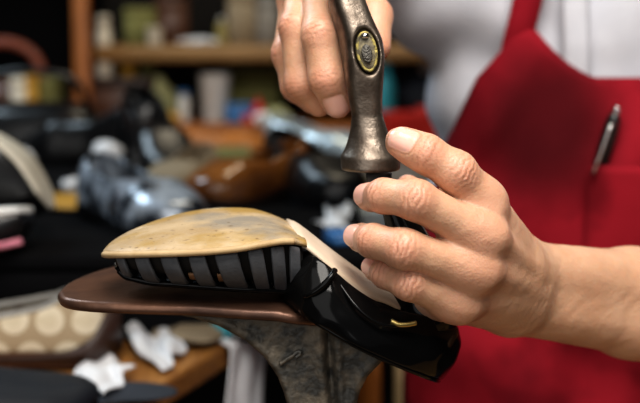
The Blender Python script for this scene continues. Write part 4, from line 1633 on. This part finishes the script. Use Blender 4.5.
# orange and dark brown shoe below the shelf front
CB = .800
pl = empty('wooden_step', Z(225, 150, CZ) * [1, 0, 0] + [0, 1.90, CZ], 'dark stained plank step at the back of the crate', 'plank')
s = shoe_mesh('orange_brown_shoe', 'orange-brown shoe at the back of the crate below the cup', M['orange'], M['darkbrown'], M['tanlining'], L=.13, heel=.006, high=.5, wide=.7)
bpy.data.objects.remove(pl)
orient(s, Z(225, 156, CZ), yaw=.1)
s.location.z = CZ
b = blob('lilac_wad', 'lilac-white paper wad at the end of the orange-brown shoe', 'paper', onshelf(262, 2.105, LS), (.013, .010, .011), M['paper'], seed=31)
# upper shelf
carton('grey_carton', 'grey-beige carton on the upper shelf, second from the fist gripping the hammer', onshelf(241, 2.20, US), .045, .06, .09, .1, M['beige'])
carton('grey_carton', 'narrow dull grey carton on the upper shelf nearest the fist gripping the hammer', onshelf(268, 2.22, US), .035, .06, .08, -.1, M['grey'])
carton('brown_carton', 'brown carton on the upper shelf right of the pale bottle', onshelf(172, 2.22, US), .055, .06, .075, .15, M['brown'])
carton('olive_carton', 'small olive carton beside the pale bottle on the upper shelf', onshelf(142, 2.18, US), .05, .05, .06, .0, M['green'])
blob('folded_paper', 'white paper pad lying on the upper shelf', 'paper', onshelf(200, 2.13, US), (.030, .02, .007), M['paper'], seed=33)
bottle('pale_bottle', 'tall pale cream bottle on the shelf right of the wooden post', onshelf(104.5, 2.12, LS + .075), .0125, .10, M['cream'], M['cream'], 'bottle', .7)
carton('brown_shoe_box', 'flat brown shoe box under the pale bottle', onshelf(116, 2.17, LS), .13, .11, .075, 0, M['brown'], M['darkbrown'])
blob('cream_cloth', 'yellowish crumpled cloth in front of the brown shoe box', 'cloth', onshelf(140, 2.115, LS), (.030, .012, .024), M['greenpale'], seed=35)
carton('orange_packet', 'small bright orange packet at the foot of the post', onshelf(106, 2.085, TZT), .024, .02, .10, .1, M['orange'], M['redbin'])
# left end of the lower shelf
hb = empty('brown_handbag', onshelf(12, 2.22, LS), 'red-brown handbag with arched strap on the shelf at far left', 'handbag')
subdiv(link('bag_body', bagbody(0, .075, .05, .07), M['brown'], hb), 1)
link('strap', tube('strap', [(-.07, 0, .04), (-.05, -.01, .115), (0, -.02, .130), (.045, -.02, .105), (.062, -.02, .04)], .009, 30, 10), M['redbrown'], hb)
carton('yellow_packet', 'yellow packet right of the red-brown handbag', onshelf(31, 2.12, LS), .018, .03, .085, .2, M['amber'])
carton('olive_packet', 'olive green packet left of the wooden post', onshelf(47, 2.15, LS), .04, .05, .072, -.1, M['green'])
carton('white_packet', 'white packet in front of the red-brown handbag', onshelf(18, 2.115, LS), .026, .02, .075, .1, M['cream'])
carton('black_shoe_box', 'tall black shoe box on the shelving left of the post', onshelf(32, 2.34, LS), .24, .09, .26, 0, M['blackbox'])
# small bits scattered along the shelves
cup('amber_tin', 'small amber tin on top of the brown shoe box', onshelf(128, 2.15, LS + .0755), .014, .026, M['amber'], 'tin')
bottle('olive_bottle', 'short olive bottle on the brown shoe box beside the amber tin', onshelf(147, 2.17, LS + .0755), .012, .040, M['green'], M['yellow'])
cup('orange_tin', 'orange tin on the lower shelf just left of the post', onshelf(66, 2.13, LS), .013, .034, M['orange'], 'tin')
bottle('brown_bottle', 'dark brown bottle with yellow cap on the shelf beside the orange tin', onshelf(57, 2.18, LS), .011, .066, M['brown'], M['yellow'])
blob('yellow_sponge', 'yellowish sponge on the lower shelf right of the pale green bag', 'sponge', onshelf(172, 2.115, LS), (.013, .012, .011), M['amber'], seed=61)
cup('cream_tub', 'cream tub on the upper shelf between olive and brown cartons', onshelf(155, 2.13, US), .014, .030, M['cream'], 'tub')
bottle('yellow_bottle', 'small yellow bottle on the upper shelf right of the paper pad', onshelf(222, 2.13, US), .009, .045, M['yellow'], M['white'])
carton('red_packet', 'small red packet on the lower shelf right of the orange-brown shoe', onshelf(248, 2.112, LS), .018, .012, .016, .2, M['redbin'])
# right of the hammer
bottle('teal_bottle', 'teal bottle on the shelf right of the hammer head', onshelf(383, 2.13, LS), .020, .098, M['teal'], M['teal'], 'bottle', .6)
blob('dark_blue_cloth', 'dark blue cloth heap above the red bins', 'cloth', onshelf(425, 2.22, LS + .0), (.05, .04, .048), M['darkblue'], seed=41)
blob('white_cloth', 'white cloth lump on top of the dark blue heap', 'cloth', onshelf(430, 2.205, LS + .078), (.018, .014, .010), M['paper'], seed=42)
bin_('red_bin', 'red plastic bin behind the index finger, left of the other red bin', onshelf(402, 1.98, .80), .060, .08, .058, .1, M['redbin'])
bin_('red_bin', 'red plastic bin touching the apron edge, right of the other red bin', onshelf(437, 1.99, .80), .060, .08, .064, -.1, M['redbin'])
cr2 = carton('beige_carton', 'low grey carton carrying the red bins', onshelf(412, 1.98, TZT), .19, .12, .06, 0, M['grey'])
# bright things between hammer and fist
s = shoe_mesh('silver_shoe', 'silvery white shoe left of the hammer face', mat('silver white', (.55, .62, .66), (.3, .36, .40), scale=12, rough=.22, metal=.3), M['white'], M['grey'], L=.16, heel=.012, high=.8, wide=.85)
orient(s, Z(322, 172, CZ) + [.0, .06, 0], yaw=-.6); s.location.z = CZ
blob('lime_cloth', 'lime yellow cloth scrap below the hammer face', 'cloth', Z(353, 190, CZ), (.016, .02, .013), mat('lime cloth', (.55, .60, .08), rough=.7), seed=44)
crumple('white_sheet', 'white paper sheet behind the fingertips', 'paper', [Z(318, 226, CZ), Z(346, 234, CZ), Z(352, 206, CZ), Z(330, 200, CZ)], M['paper'], amp=.003)
carton('blue_carton', 'blue box seen just below the ring fingertip', Z(342, 243, CZ), .024, .03, .010, .3, M['blue'])
carton('pale_blue_towel', 'pale blue-white folded towel on the table glimpsed between the fingers', Z(374, 240, TZT) + [0, .05, 0], .085, .09, .034, .2, M['palecloth'], M['palecloth'], 'towel')
blob('dark_cloth', 'dark blue cloth lying flat under the torn paper at bottom left', 'cloth', Z(92, 397, TZT), (.055, .030, .004), M['darkblue'], seed=52)
# brown cabinet and pale stick low behind the heel
def stick(name, label, cat, pts, w, t, m):
    return wthing(name, tube(name, pts, w, 30, 12, t), m, label, cat)
stick('wooden_plank', 'brown wooden plank standing on the floor left of the pale stick', 'plank', [(.052, 1.25, 0), (.050, 1.24, .3), (.046, 1.23, .69)], .020, .008, M['woodz'])
stick('broom_handle', 'pale wooden stick standing behind the shoe heel', 'stick', [(.082, 1.21, 0), (.080, 1.20, .3), (.078, 1.19, .69)], .0085, .0085, M['pale'])

# ------------------------------------------------------------------ light
def area(name, loc, tgt, size, power, color, sy=None):
    l = bpy.data.lights.new(name, 'AREA')
    l.size = size
    if sy:
        l.shape = 'RECTANGLE'
        l.size_y = sy
    l.energy = power
    l.color = color
    o = bpy.data.objects.new(name, l)
    col.objects.link(o)
    o.location = loc
    o.rotation_euler = (Vector(tgt) - Vector(loc)).to_track_quat('-Z', 'Y').to_euler()
    return o
area('key_lamp', (.10, .26, 1.60), (.06, .68, .86), .50, 11.0, (1, .95, .88))
area('front_fill', (-.30, -.6, 1.45), (.07, .7, .93), 1.7, 10.5, (1, .98, .95))  # broad soft fill added behind the camera, out of view
area('back_window', (-1.1, 1.7, 2.2), (-.25, 1.3, .8), .6, 15, (.72, .88, 1.0))
area('shelf_fill', (.1, 1.75, 2.0), (-.2, 2.2, .85), .4, 5.5, (1, .87, .66))  # unseen light added to brighten the things on the shelves
w = bpy.data.worlds.new('world')
sc.world = w
w.use_nodes = True
bg = w.node_tree.nodes['Background']
bg.inputs['Color'].default_value = (.9, .95, 1, 1)
bg.inputs['Strength'].default_value = .06
sc.view_settings.view_transform = 'Standard'
sc.view_settings.look = 'Medium High Contrast'
sc.view_settings.exposure = .02
